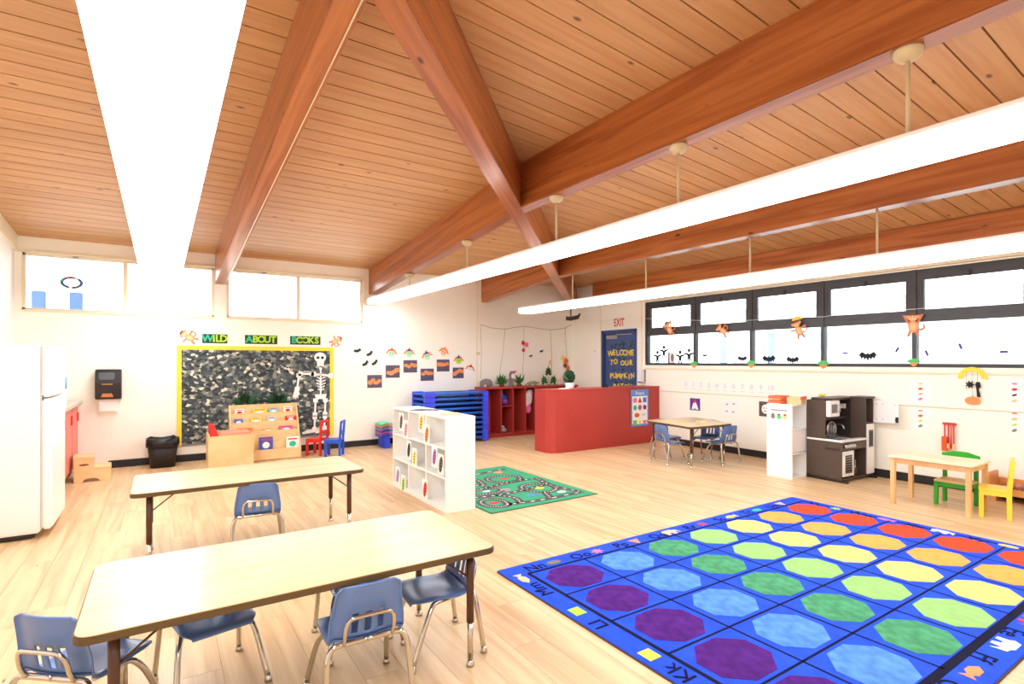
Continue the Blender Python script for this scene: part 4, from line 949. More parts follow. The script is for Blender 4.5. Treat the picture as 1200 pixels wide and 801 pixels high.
MB().tube([(0.215, 0.15, 0.86), (0.215, 0.13, 0.86), (0.215, 0.13, 0.94), (0.215, 0.15, 0.94)], 0.006, 6).obj('handle', M_steel, mw)
MB().box(0.02, 0.25, 0.20, KD - 0.012, 0.785, 0.80).box(0.24, 0.25, 0.20, KD - 0.012, 0.80, 1.005).obj('microwave_case', M_esp, t)
MB().box(0.016, 0.50, 0.20, 0.215, 0.76, 0.785).obj('shelf_rail', M_espd, t)
MB().box(0.55, 0.556, 0.18, KD, 0.522, 1.005).obj('divider', M_espd, t)
MB().box(0.535, 0.551, 0.24, 0.36, 0.88, 0.94).obj('label_plate', M_white, t)
k = thing('wire_rack_tray', 'round wire tray leaning on the toy kitchen worktop', 'tray', (7.10, 3.47, 0.532), math.radians(-3))
MB().tube([(0.10*math.cos(a*PI/8), 0.0, 0.105 + 0.10*math.sin(a*PI/8)) for a in range(17)], 0.005, 6, False).obj('rim', M_steel, k)
for q in range(-3, 4):
    h = math.sqrt(0.1**2 - (q*0.027)**2); MB().tube([(q*0.027, 0, 0.105 - h), (q*0.027, 0, 0.105 + h)], 0.003, 5).obj('wire', M_steel, k)
k = thing('toy_container', 'white slotted toy container inside the toy kitchen cupboard', 'container', (7.37, 3.38, 0.051))
MB().lathe([(0.055, 0), (0.07, 0.10), (0.078, 0.105), (0.078, 0.125), (0.06, 0.128)], 14, (0, 0, 0), 1.0, 0.8).obj('tub', M_white, k)
for q in range(3): MB().box(-0.04, 0.04, -0.066, -0.058, 0.03 + q*0.025, 0.038 + q*0.025).obj('slot', M_grey, k)
o = MB().ball((0, 0, 0.012), 0.05, 0.04, 0.02).obj('toy_lemon', M_yellow); place(o, (7.16, 3.62, 1.05)); tag(o, 'small yellow toy food on top of the toy kitchen', 'toy')
# ---- small birch table with chairs
t = thing('play_table', 'small birch play table beside the green and yellow chairs', 'table', (0, 0, 0))
tx0, tx1, ty0, ty1, tz = 6.44, 6.96, 1.87, 2.585, 0.505
M_ptop = wood('pale_play_top', (250, 238, 204), (244, 226, 184), 0.35, (9, 1, 4), 1.2, rnd=0.0)
MB().prism(rrect(tx0, tx1, ty0, ty1, 0.02), tz - 0.018, tz, 'z').obj('tabletop', M_ptop, t, 0.003)
M_pine = wood('pine_legs', (238, 200, 146), (222, 178, 120), 0.4, (6, 6, 0.8), 1.5, rnd=0.03)
for x in (tx0 + 0.02, tx1 - 0.06):
    for y in (ty0 + 0.02, ty1 - 0.06): MB().box(x, x + 0.042, y, y + 0.042, 0, tz - 0.018).obj('leg', M_pine, t, 0.004)
for x in (tx0 + 0.032, tx1 - 0.048): MB().box(x, x + 0.016, ty0 + 0.06, ty1 - 0.06, tz - 0.075, tz - 0.018).obj('apron', M_pine, t)
for y in (ty0 + 0.032, ty1 - 0.048): MB().box(tx0 + 0.06, tx1 - 0.06, y, y + 0.016, tz - 0.075, tz - 0.018).obj('apron', M_pine, t)
M_gw = mat('green_chair_paint', (52, 170, 50), 0.35, var=0.03); M_yw = mat('yellow_chair_paint', (248, 220, 72), 0.35, var=0.03)
t = thing('wooden_chair', 'green painted wooden child chair behind the play table', 'chair', (6.945, 2.155, 0), PI/2, 'painted wooden chairs')
w_, d_, sh = 0.30, 0.26, 0.262
MB().box(-w_/2, w_/2, -d_/2, d_/2, sh - 0.02, sh).obj('seat', M_birch, t, 0.005)
for s in (-1, 1):
    x = s*(w_/2 - 0.018)
    MB().box(x - 0.017, x + 0.017, d_/2 - 0.036, d_/2, 0, sh - 0.02).obj('leg', M_gw, t, 0.003)
    MB().box(x - 0.017, x + 0.017, -d_/2 - 0.01, -d_/2 + 0.026, 0, 0.50).obj('leg', M_gw, t, 0.003)
    MB().box(x - 0.012, x + 0.012, -d_/2 + 0.026, d_/2 - 0.036, sh - 0.065, sh - 0.02).obj('apron', M_gw, t)
MB().box(-w_/2 + 0.034, w_/2 - 0.034, d_/2 - 0.026, d_/2 - 0.006, sh - 0.065, sh - 0.02).obj('apron', M_gw, t)
MB().prism([(-w_/2 - 0.012, 0.47), (w_/2 + 0.012, 0.47), (w_/2 + 0.012, 0.515), (w_/2 - 0.03, 0.525), (0.06, 0.545), (-0.06, 0.545), (-w_/2 + 0.03, 0.525), (-w_/2 - 0.012, 0.515)], -d_/2 - 0.014, -d_/2 + 0.004).obj('back_rail', M_gw, t, 0.003)
post_chair('wooden_chair', 'yellow painted wooden child chair at the end of the play table', M_yw, (6.79, 1.80, 0), math.radians(15), 0.30, 0.24, 0.275, 0.56, (0.36, 0.54))
# ---- toy crate on the floor by the window wall
t = thing('toy_crate', 'wooden toy crate full of brown play food below the windows', 'crate', (7.62, 1.80, 0.10))
M_ob = wood('orange_pine', (226, 160, 96), (206, 136, 74), 0.45, (2, 8, 8), 1.5, rnd=0)
MB().box(-0.13, 0.16, -0.24, 0.24, 0, 0.015).obj('floor_board', M_ob, t)
for s, h in ((-1, 0.20), (1, 0.20)): MB().prism(rrect(-0.13, 0.16, 0, h, 0.03), s*0.24 - 0.01, s*0.24 + 0.01).obj('end_board', M_ob, t, 0.003)
MB().box(-0.14, -0.122, -0.24, 0.24, -0.02, 0.05).obj('front_board', M_ob, t, 0.003); MB().box(0.15, 0.165, -0.24, 0.24, 0, 0.12).obj('back_board', M_ob, t)
for y in (-0.2, 0.2): MB().box(-0.12, 0.15, y - 0.02, y + 0.02, -0.10, 0.0).obj('foot', M_ob, t)
M_pf = [mat('brown_play_food', (140, 84, 60), 0.6), mat('pink_play_food', (206, 130, 120), 0.6), mat('tan_play_food', (214, 160, 100), 0.6)]
NMS = [['dark brown', 'dusky pink', 'tan'][i % 3] for i in range(12)]
for i in range(12):
    o = MB().ball((0, 0, 0), 0.032, 0.042, 0.030, 8, 5).obj('play_food', M_pf[i % 3])
    place(o, (7.52 + 0.075*(i % 3) + 0.03, 1.61 + 0.095*(i // 3) + 0.02*(i % 2), 0.148 + 0.02*(i % 2)), i)
    tag(o, '%s piece of play food lying in the wooden toy crate' % NMS[i], 'toy', 'play food in the crate, ' + NMS[i])
# ---- toy broom set on its rack
t = thing('toy_broom_set', 'red and orange toy cleaning set hanging on the window wall', 'toy', (7.80, 2.475, 0.44), RB)
MB().box(-0.065, 0.065, -0.035, -0.005, 0.31, 0.335).obj('hanger', M_redc, t, 0.004)
for x, m, wd in ((-0.042, M_dorange, 0.026), (-0.006, M_skin, 0.012), (0.020, M_redc, 0.010), (0.045, M_skin, 0.012)):
    MB().tube([(x, -0.03, 0.05), (x, -0.03, 0.33)], 0.007, 8).obj('handle', M_redc if m is not M_redc else M_dorange, t)
    MB().box(x - wd, x + wd, -0.05, -0.012, 0.0 if wd > 0.012 else 0.03, 0.17 if wd > 0.02 else 0.09).obj('brush_head', m, t, 0.004)
# ================================================================ WALL DECORATION
def decoA(name, label, cat, px, py, off=0.0, group=None): return thing(name, label, cat, wallA(px, py, off), 0, group)
def decoB(name, label, cat, px, py, off=0.0, group=None): return thing(name, label, cat, wallB(px, py, off), RB, group)
BAT = [(0, 0.30), (0.08, 0.50), (0.13, 0.26), (0.32, 0.36), (0.60, 0.55), (1.0, 0.05), (0.78, 0.06), (0.68, -0.28), (0.46, -0.08), (0.34, -0.40), (0.16, -0.15), (0, -0.55)]
BAT = BAT + [(-x, z) for x, z in reversed(BAT[1:-1])]
def bat(label, loc, rz, w, tilt=0.0, group='paper bats', sq=1.0):
    o = flat('paper_bat', rot2([(x*w/2, z*w/2*sq) for x, z in BAT], tilt), M_blackp, None, 0.003); place(o, loc, rz); return tag(o, label, 'decoration', group)
# ---- bulletin board
def camo():
    m = bpy.data.materials.new('leaf_print_fabric'); m.use_nodes = True; nt = m.node_tree; L = nt.links; N = nt.nodes.new
    b = nt.nodes['Principled BSDF']; b.inputs['Roughness'].default_value = 0.8
    tc = N('ShaderNodeTexCoord'); wp = N('ShaderNodeMapping'); wp.inputs['Scale'].default_value = (9, 9, 12)
    L.new(tc.outputs['Object'], wp.inputs[0])
    nz = N('ShaderNodeTexNoise'); nz.inputs['Scale'].default_value = 1.3; nz.inputs['Detail'].default_value = 3; L.new(wp.outputs[0], nz.inputs['Vector'])
    mx = N('ShaderNodeMix'); mx.data_type = 'RGBA'; mx.inputs['Factor'].default_value = 0.35
    L.new(wp.outputs[0], mx.inputs[6]); L.new(nz.outputs['Color'], mx.inputs[7])
    vo = N('ShaderNodeTexVoronoi'); vo.inputs['Scale'].default_value = 3.4; L.new(mx.outputs[2], vo.inputs['Vector'])
    r = N('ShaderNodeValToRGB'); r.color_ramp.interpolation = 'LINEAR'; e = r.color_ramp.elements
    e[0].position = 0.0; e[0].color = (*lin((40, 48, 52)), 1); e[1].position = 1.0; e[1].color = (*lin((226, 226, 206)), 1)
    for p, c in ((0.42, (64, 74, 80)), (0.66, (92, 102, 104)), (0.86, (132, 138, 126))): q = e.new(p); q.color = (*lin(c), 1)
    sp = N('ShaderNodeSeparateColor'); L.new(vo.outputs['Color'], sp.inputs[0]); L.new(sp.outputs[0], r.inputs[0]); L.new(r.outputs[0], b.inputs['Base Color'])
    return m
x0, x1, z0, z1 = 0.193, 2.478, 0.235, 1.735
t = thing('bulletin_board', 'large bulletin board with dark leaf print and yellow border on the far wall', 'bulletin board', ((x0+x1)/2, YA - 0.003, (z0+z1)/2))
w2, h2 = (x1-x0)/2, (z1-z0)/2
flat('print_panel', [(-w2, -h2), (w2, -h2), (w2, h2), (-w2, h2)], camo(), t, 0.012)
bw = 0.062
for P in ([(-w2, h2-bw), (w2, h2-bw), (w2, h2), (-w2, h2)], [(-w2, -h2), (-w2+bw, -h2), (-w2+bw, h2-bw), (-w2, h2-bw)], [(w2-bw, -h2), (w2, -h2), (w2, h2-bw), (w2-bw, h2-bw)]):
    flat('border_strip', P, M_yellow, t, 0.004, 0.012)
flat('bottom_strip', [(-w2+bw, -h2), (w2-bw, -h2), (w2-bw, -h2+0.025), (-w2+bw, -h2+0.025)], M_grey, t, 0.003, 0.012)
# ---- words above the board
M_card = mat('dark_leaf_card', (44, 60, 44), 0.7, var=0.3, scale=40)
for wd, pa, pb in (('WILD', 237, 266.5), ('ABOUT', 287, 325), ('BOOKS', 340, 375.5)):
    xa, zc = onA(pa, 397.3); xb, _ = onA(pb, 397.3); zc = 1.845
    k = thing('word_card', 'dark card with green letters reading %s above the bulletin board' % wd.lower(), 'sign', ((xa+xb)/2, YA, zc), 0, 'word cards')
    hw = (xb - xa)/2; flat('card', [(-hw, -0.07), (hw, -0.07), (hw, 0.07), (-hw, 0.07)], M_card, k, 0.004)
    wts = [{'W': 1.45, 'I': 0.55, 'L': 0.85}.get(c_, 1.0) for c_ in wd]; acc = 0.0
    for i, chh_ in enumerate(wd):
        xc_ = -hw*0.93 + 2*hw*0.93*(acc + wts[i]/2)/sum(wts); acc += wts[i]
        text('letter', chh_, 0.145, M_teal if i == 0 else M_lime, k, xc_, 0.0, 0.0055, depth=0.003, bold=0.005)
# ---- monkeys
M_mk1 = mat('monkey_fur', (236, 164, 116), 0.7, var=0.06); M_mk2 = mat('monkey_limb', (212, 130, 88), 0.7, var=0.06)
def monkey(label, loc, rz, s, tilt, arms_up, group):
    k = thing('monkey_cutout', label, 'decoration', loc, rz, group)
    def P(nm, pts, m, out): return flat(nm, [(x*s, z*s) for x, z in rot2(pts, tilt)], m, k, 0.003, out)
    P('tail', [(0.10, -0.25), (0.30, -0.30), (0.42, -0.18), (0.38, -0.02), (0.32, -0.03), (0.35, -0.16), (0.28, -0.23), (0.10, -0.17)], M_mk2, 0.0)
    P('body', ell(0.17, 0.25, 0, -0.12), M_mk1, 0.003); P('belly', ell(0.10, 0.16, 0, -0.12), M_skin, 0.006)
    for sg in (-1, 1):
        P('leg', [(sg*0.03, -0.28), (sg*0.14, -0.28), (sg*0.22, -0.50), (sg*0.12, -0.52)], M_mk2, 0.002)
        if arms_up: P('arm', [(sg*0.10, 0.0), (sg*0.17, -0.06), (sg*0.36, 0.34), (sg*0.27, 0.36)], M_mk2, 0.002)
        else: P('arm', [(sg*0.12, 0.02), (sg*0.14, -0.07), (sg*0.40, -0.02), (sg*0.40, 0.06)], M_mk2, 0.002)
        P('ear', ell(0.06, 0.07, sg*0.19, 0.27), M_mk1, 0.005)
    h = P('head', ell(0.18, 0.16, 0, 0.25), M_mk1, 0.006); P('face', ell(0.13, 0.10, 0, 0.21), M_skin, 0.009)
    for sg in (-1, 1): P('eye', ell(0.018, 0.024, sg*0.05, 0.26), M_black, 0.012)
    P('hair', [(-0.16, 0.32), (0.16, 0.32), (0.08, 0.43), (-0.08, 0.43)], M_brown, 0.0085)
    return k
monkey('orange monkey cutout crouching over the board corner beside the word wild', wallA(220, 394), 0, 0.27, math.radians(55), False, 'monkey cutouts')
monkey('orange monkey cutout lying over the board corner beside the word books', wallA(394, 399), 0, 0.24, math.radians(-60), False, 'monkey cutouts')
# ---- paper skeleton on the board
t = thing('paper_skeleton', 'white paper skeleton with one raised arm pinned to the bulletin board', 'decoration', (0, YA - 0.0165, 0))
def pa(px, py): return onA(px, py)
def bone(nm, a, b, r=0.025, knob=1.5):
    (xa, za), (xb, zb) = pa(*a), pa(*b); L = math.hypot(xb-xa, zb-za); an = math.atan2(zb-za, xb-xa)
    o = [(-r*knob*0.6, -r*knob), (r*knob, -r*knob), (r*2, -r*0.6), (L - r*2, -r*0.6), (L - r*knob, -r*knob), (L + r*knob*0.6, -r*knob), (L + r*knob*0.6, r*knob), (L - r*knob, r*knob), (L - r*2, r*0.6), (r*2, r*0.6), (r*knob, r*knob), (-r*knob*0.6, r*knob)]
    return flat(nm, rot2(o, an, xa, za), M_paper, t, 0.003, 0.001)
sx, sz = pa(374.8, 418.5)
sk = flat('skull', ell(0.098, 0.085, sx, sz), M_paper, t, 0.003, 0.004)
for sg in (-1, 1): flat('eye_socket', ell(0.026, 0.022, sx + sg*0.036, sz - 0.005), M_blackp, sk, 0.001, 0.007)
jx, jz = pa(375.2, 426); flat('jaw', [(jx-0.06, jz+0.04), (jx+0.06, jz+0.04), (jx+0.05, jz-0.04), (jx-0.05, jz-0.04)], M_paper, t, 0.003, 0.003)
bone('spine', (375.5, 431), (375.5, 466), 0.022, 1.0)
bone('collar', (366, 438), (388, 440), 0.028)
for q in range(5):
    rx, rz_ = pa(375.8, 443 + q*3.4); wq = 0.085 - abs(q - 1.5)*0.014
    for sg in (-1, 1): flat('rib', [(rx, rz_), (rx + sg*wq, rz_ + 0.030), (rx + sg*wq, rz_ + 0.012), (rx, rz_ - 0.022)], M_paper, t, 0.003, 0.002)
bone('upper_arm', (366, 438), (351, 437.5)); bone('forearm', (350, 439), (348, 456))
hx, hz = pa(346.5, 460)
flat('hand', [(hx-.05, hz-.05), (hx-.035, hz-.10), (hx-.015, hz-.06), (hx, hz-.115), (hx+.012, hz-.06), (hx+.035, hz-.10), (hx+.04, hz-.03), (hx+.065, hz-.04), (hx+.04, hz+.05), (hx-.02, hz+.06)], M_paper, t, 0.003, 0.003)
pxx, pz = pa(375.5, 465); flat('pelvis', [(pxx-.10, pz+.05), (pxx+.10, pz+.05), (pxx+.07, pz-.05), (pxx+.02, pz-.03), (pxx-.02, pz-.03), (pxx-.07, pz-.05)], M_paper, t, 0.003, 0.003)
bone('thigh', (369.5, 468), (368.8, 486)); bone('shin', (368.6, 488), (368.2, 503)); bone('thigh', (381, 468), (380.5, 485)); bone('shin', (380.5, 487), (379.5, 502))
for a in ((366, 504), (381, 503)):
    fx, fz = pa(*a); flat('foot', [(fx+.05, fz+.03), (fx+.05, fz-.03), (fx-.16, fz-.055), (fx-.17, fz-.02), (fx-.05, fz+.02)], M_paper, t, 0.003, 0.002)
# ---- bats, pumpkin photographs and scarecrow faces on the far wall
for (px, py, tl, lab) in ((419, 411, 0.25, 'black paper bat on the far wall, highest of the four'), (433.5, 414.5, 0.65, 'black paper bat on the far wall nearest the highest pumpkin photograph'), (428.5, 426, 0.7, 'black paper bat on the far wall, lowest of the four'), (439.5, 425, 0.75, 'black paper bat on the far wall just above the lowest pumpkin photograph')):
    bat(lab, wallA(px, py, 0.002), 0, 0.15, tl, sq=1.0)
M_ph = mat('dusky_photo_paper', (92, 84, 104), 0.6, var=0.2, scale=30)
pl = ['lowest, under the bats', 'second from the bulletin board', 'third from the bulletin board', 'fourth from the bulletin board', 'fifth from the bulletin board, highest placed', 'small one farthest from the bulletin board']
for i, (px, py) in enumerate(((439, 446.6), (460.2, 435), (480.8, 429), (500.6, 438.8), (519.3, 428), (537, 436.7))):
    k = decoA('pumpkin_photograph', 'dark photograph of orange pumpkins on the far wall, ' + pl[i], 'picture', px, py, 0, 'pumpkin photographs')
    hw, hh = (0.135, 0.115) if i < 5 else (0.12, 0.105)
    flat('sheet', [(-hw, -hh), (hw, -hh), (hw, hh), (-hw, hh)], M_ph, k, 0.003)
    for q in range(4):
        flat('pumpkin', ell(random.uniform(.035, .06), random.uniform(.03, .045), (q - 1.5)*0.055, random.uniform(-0.04, 0.05), 10), M_orange, k, 0.001, 0.003 + 0.0004*q)
sl_ = ['beside the bats', 'second in the row', 'third in the row', 'fourth in the row, highest', 'fifth in the row', 'last in the row, nearest the cubbies']
for i, (px, py) in enumerate(((458.8, 412), (479.4, 412.3), (500, 415.4), (520.4, 410.7), (537.4, 420.4), (551, 431))):
    k = decoA('scarecrow_face', 'small paper scarecrow face with pointed hat, ' + sl_[i], 'decoration', px, py, 0, 'scarecrow faces')
    a = random.uniform(-0.3, 0.3)
    face = [mat('mint_card', (176, 232, 190)), mat('mint_card', (176, 232, 190)), mat('mint_card', (176, 232, 190)), M_skin, M_lime, M_paper][i]
    flat('hair', rot2([(-0.12, -0.05), (-0.06, 0.045), (0.06, 0.045), (0.12, -0.05), (0.07, -0.03), (0, 0.0), (-0.07, -0.03)], a), M_orange, k, 0.002)
    flat('face', rot2(ell(0.062, 0.062, 0, -0.035), a), face, k, 0.002, 0.002)
    flat('hat', rot2([(-0.06, 0.015), (0.06, 0.015), (0.03, 0.035), (0.005, 0.085), (-0.03, 0.035)], a), [M_dorange, M_purple, M_purple, M_orange, M_purple, M_redc][i], k, 0.002, 0.004)
    for sg in (-1, 1): flat('eye', rot2(ell(0.008, 0.010, sg*0.022, -0.025), a), M_black, k, 0.001, 0.004)
# ---- garland at the corner
xs_ = [onA(p, 384, YA - 0.01) for p in (563, 576, 591, 603, 614, 630, 645, 654, 662)]
zz = [onA(p, q, YA - 0.01)[1] for p, q in ((563, 380), (576, 384), (591, 385.5), (603, 383.5), (614, 382), (630, 384.5), (645, 386.5), (654, 385.5), (662, 384))]
t = thing('garland_string', 'thin dark string garland swagged over the cubbies with hanging strands', 'garland')
M_str = mat('dark_string', (150, 142, 122), 0.9)
MB().tube([(a[0], YA - 0.01, b) for a, b in zip(xs_, zz)] + [(XB - 0.05, YA - 0.01, onA(671, 380)[1])], 0.0045, 5).obj('string', M_str, t)
for (p, q, p2, q2) in ((563, 380, 563.5, 444), (592, 385, 585, 440), (614, 382, 612, 440), (645, 386, 646.5, 444), (662, 384, 664.5, 444)):
    a = onA(p, q, YA - 0.01); b = onA(p2, q2, YA - 0.01)
    MB().tube([(a[0], YA - 0.01, a[1]), ((a[0]+b[0])/2 + 0.02, YA - 0.01, (a[1]+b[1])/2), (b[0], YA - 0.01, b[1])], 0.003, 5).obj('strand', M_str, t)
LEAF = [(0, -0.09), (0.03, -0.03), (0.08, -0.04), (0.05, 0.01), (0.07, 0.06), (0.025, 0.05), (0, 0.10), (-0.025, 0.05), (-0.07, 0.06), (-0.05, 0.01), (-0.08, -0.04), (-0.03, -0.03)]
for nm, lab, lst in (('leaf_cluster', 'cluster of red paper leaves on the garland', [(612.5, 402, M_redc, 0.7), (616.5, 404, M_pink, 0.8), (613, 410, M_redc, 0.6)]),
                     ('leaf_cluster', 'cluster of yellow and rust paper leaves at the garland end', [(659.5, 420, M_yellow, 0.8), (663, 423, M_dorange, 0.9), (662, 428, M_brown, 0.8), (665, 431, M_dorange, 0.8)]),
                     ('leaf_cluster', 'small pink paper leaf on the garland above the leaf plant', [(644.5, 424.5, M_skin, 0.7)])):
    x, z = onA(lst[0][0], lst[0][1]); k = thing(nm, lab, 'decoration', (x, YA - 0.018, z), 0, 'garland leaves')
    for i, (px, py, m, s) in enumerate(lst):
        xx, zz_ = onA(px, py); flat('leaf', rot2([(u*s, v*s) for u, v in LEAF], i*0.9, xx - x, zz_ - z), m, k, 0.003, 0.001*i)
bat('tiny black paper bat beside the red garland leaves, lower one', wallA(622, 417, 0.002), 0, 0.10, 0.3, 'tiny garland bats')
bat('tiny black paper bat beside the red garland leaves, upper one', wallA(634.5, 411.5, 0.002), 0, 0.11, 0.3, 'tiny garland bats')
o = MB().box(-0.04, 0.04, -0.02, 0, -0.03, 0.03).obj('sensor_box', M_cream, None, 0.004); place(o, wallA(560, 414)); tag(o, 'small beige box on the far wall seam beside the garland', 'sensor')
# ---- things on the cubby top
CZ = UH + 0.036
def cub(px, y=9.12): return onA(px, 450, y)[0]
def animal(name, label, px, m, P, th_=0.05, s=1.0, y=9.12):
    o = MB().prism([(u*s, v*s) for u, v in P], -th_/2, th_/2).obj(name, m, None, 0.008); place(o, (cub(px, y), y, CZ)); return tag(o, label, 'toy animal', 'animal cutouts')
animal('hippo_figure', 'grey hippo figure standing on the red cubby top', 569.5, M_grey, [(-0.12, 0), (-0.07, 0), (-0.06, 0.05), (0.03, 0.05), (0.04, 0), (0.09, 0), (0.10, 0.07), (0.12, 0.02), (0.15, 0.03), (0.13, 0.11), (0.09, 0.15), (0.0, 0.165), (-0.09, 0.14), (-0.13, 0.09)], 0.07)
animal('toucan_figure', 'toucan figure with orange beak between two plants on the cubby top', 599, M_grey, [(-0.05, 0), (0.03, 0), (0.05, 0.10), (0.03, 0.18), (0.06, 0.24), (0.04, 0.30), (-0.01, 0.31), (-0.04, 0.24), (-0.035, 0.14)], 0.05)
o = MB().prism([(0.03, 0.245), (0.09, 0.27), (0.125, 0.30), (0.10, 0.318), (0.03, 0.305)], -0.02, 0.02).obj('beak', M_dorange, bpy.data.objects['toucan_figure'], 0.006)
MB().prism(ell(0.03, 0.05, 0.018, 0.21), -0.028, 0.028).obj('chest', M_paper, bpy.data.objects['toucan_figure'])
animal('crocodile_figure', 'olive crocodile figure on the cubby top', 624, mat('olive_card', (150, 160, 116), 0.7, var=0.15, scale=40), [(-0.20, 0.02), (-0.10, 0.03), (-0.09, 0), (-0.06, 0), (-0.04, 0.03), (0.05, 0.03), (0.06, 0), (0.09, 0), (0.10, 0.03), (0.17, 0.045), (0.17, 0.07), (0.09, 0.08), (0.06, 0.10), (-0.06, 0.09), (-0.12, 0.06)], 0.04)
animal('pig_figure', 'pale pink pig figure on the cubby top near the corner', 659, mat('pale_pink_card', (248, 218, 202), 0.7), [(-0.10, 0), (-0.06, 0), (-0.05, 0.05), (0.04, 0.05), (0.05, 0), (0.09, 0), (0.10, 0.10), (0.14, 0.12), (0.12, 0.18), (0.04, 0.19), (-0.08, 0.17), (-0.12, 0.10)], 0.05)
def rosette(label, px, n, L, spread, m, y=9.12, pot=0.045):
    k = thing('succulent_plant', label, 'plant', (cub(px, y), y, CZ), 0, 'plants on the cubby top')
    MB().lathe([(pot, 0), (pot*1.25, 0.03), (pot*1.2, 0.045)], 14).obj('pot', M_brown, k)
    for i in range(n):
        a = i*2.4; el = 1.45 - spread*(i/n); l = L*(0.75 + 0.25*random.random())
        d = Vector((math.cos(a)*math.cos(el), math.sin(a)*math.cos(el)*0.6, math.sin(el))); s = Vector((-math.sin(a), math.cos(a), 0))*0.032
        up = d.cross(s).normalized()*0.006; b0 = Vector((0, 0, 0.04))
        pts = [b0 - s*0.4, b0 + s*0.4, b0 + d*l*0.55 + s, b0 + d*l, b0 + d*l*0.55 - s]
        MB().add([p + up for p in pts] + [p - up for p in pts], [(0, 1, 2, 3, 4), (9, 8, 7, 6, 5)] + [(i_, i_ + 5, (i_ + 1) % 5 + 5, (i_ + 1) % 5) for i_ in range(5)]).obj('leaf', m, k)
    return k
rosette('bushy green succulent next to the hippo on the cubby top', 588, 26, 0.22, 1.35, M_leaf)
rosette('upright spiky green plant in front of the crocodile on the cubby top', 608.5, 13, 0.23, 1.05, M_leaf)
k = thing('leaf_plant', 'plant of three broad monstera leaves on the cubby top', 'plant', (cub(643), 9.12, CZ))
MON = [(0, -0.02), (0.05, -0.06), (0.085, -0.02), (0.055, 0.0), (0.09, 0.04), (0.05, 0.05), (0.065, 0.10), (0.025, 0.09), (0, 0.15), (-0.025, 0.09), (-0.065, 0.10), (-0.05, 0.05), (-0.09, 0.04), (-0.055, 0.0), (-0.085, -0.02), (-0.05, -0.06)]
for (u, v, a, yy) in ((-0.11, 0.075, 0.25, 0), (0.115, 0.075, -0.25, -0.01), (0.0, 0.26, 0.0, 0.01)):
    o = MB().prism(rot2(MON, a, u, v), yy - 0.002, yy + 0.002).obj('leaf', M_leaf if v < 0.2 else M_leafd, k)
MB().tube([(0, 0, 0), (0, 0.004, 0.26)], 0.004, 6).tube([(0, 0, 0), (-0.06, 0, 0.05)], 0.004, 6).tube([(0, 0, 0), (0.07, 0, 0.05)], 0.004, 6).obj('stem', M_leaf, k)
# ---- things on the red partition
px_ = onA(667, 455, 7.12)[0]
k = thing('potted_topiary', 'small clipped topiary in a white mug on the red partition', 'plant', (px_, 7.12, HH + 0.001))
MB().lathe([(0.055, 0), (0.062, 0.01), (0.066, 0.10), (0.060, 0.10), (0.055, 0.03)], 18).obj('mug', M_white, k)
MB().tube(catmull([(0.060, 0, 0.085), (0.10, 0, 0.08), (0.10, 0, 0.03), (0.058, 0, 0.02)], 4), 0.008, 8).obj('mug_handle', M_white, k)
m = MB()
for i in range(320):
    u = random.uniform(-1, 1); a = random.uniform(0, 2*PI); rr = 0.090*(1 - 0.22*max(0, u))*math.sqrt(1 - u*u)
    c = Vector((rr*math.cos(a), rr*math.sin(a), 0.20 + 0.105*u)); n_ = Vector((math.cos(a), math.sin(a), u)).normalized(); s = n_.orthogonal().normalized()*0.020; q = n_.cross(s)
    m.add([c - s, c + q + n_*0.008, c + s, c - q + n_*0.022], [(0, 1, 2, 3)])
o = m.obj('foliage', M_leafd, k); o['kind'] = 'stuff'
MB().ball((0, 0, 0.20), 0.066, 0.066, 0.085).obj('foliage_core', M_leafd, k)
o = MB().box(-0.09, 0.09, -0.06, 0.06, 0, 0.012).obj('notepad', M_paper, None, 0.002); place(o, (px_ - 0.16, 7.05, HH + 0.001), 0.3); tag(o, 'white notepad beside the topiary mug on the partition', 'paper')
o = MB().box(-0.08, 0.08, -0.02, 0.02, 0, 0.02).box(-0.07, 0.08, -0.015, 0.015, 0.02, 0.04).obj('stapler', M_black, None, 0.006); place(o, (onA(709, 455, 7.1)[0], 7.1, HH + 0.001), 0.2); tag(o, 'black stapler lying on the red partition top', 'stapler')
# ---- exit sign, wall phone, papers near the door
k = decoB('exit_sign', 'white exit sign with red letters above the navy door', 'sign', 726, 378)
flat('plate', rrect(-0.145, 0.145, -0.095, 0.095, 0.01), M_wall, k, 0.012)
text('lettering', 'EXIT', 0.215, M_redc, k, 0, 0, 0.0135, depth=0.003, bold=0.003).scale = (0.66, 1, 1)
k = decoB('soap_dispenser', 'white wall dispenser with dark edge beside the navy door', 'dispenser', 754, 440)
MB().prism([(-0.0, -0.12), (-0.10, -0.12), (-0.11, 0.08), (-0.07, 0.125), (0, 0.125)], -0.05, 0.05, 'x').obj('body', M_white, k, 0.008)
MB().box(0.05, 0.058, -0.03, 0, -0.11, 0.12).obj('dark_side', M_grey, k); MB().box(-0.035, 0.035, -0.125, -0.08, -0.135, -0.11).obj('lever', M_grey, k, 0.004)
k = decoB('wall_sheet', 'blank white sheet taped to the wall between corner and navy door', 'paper', 697, 420)
flat('sheet', [(-0.11, -0.16), (0.11, -0.16), (0.11, 0.16), (-0.11, 0.16)], M_paper, k, 0.002); flat('tape', [(-0.03, 0.15), (0.03, 0.15), (0.03, 0.175), (-0.03, 0.175)], M_cream, k, 0.001, 0.002)
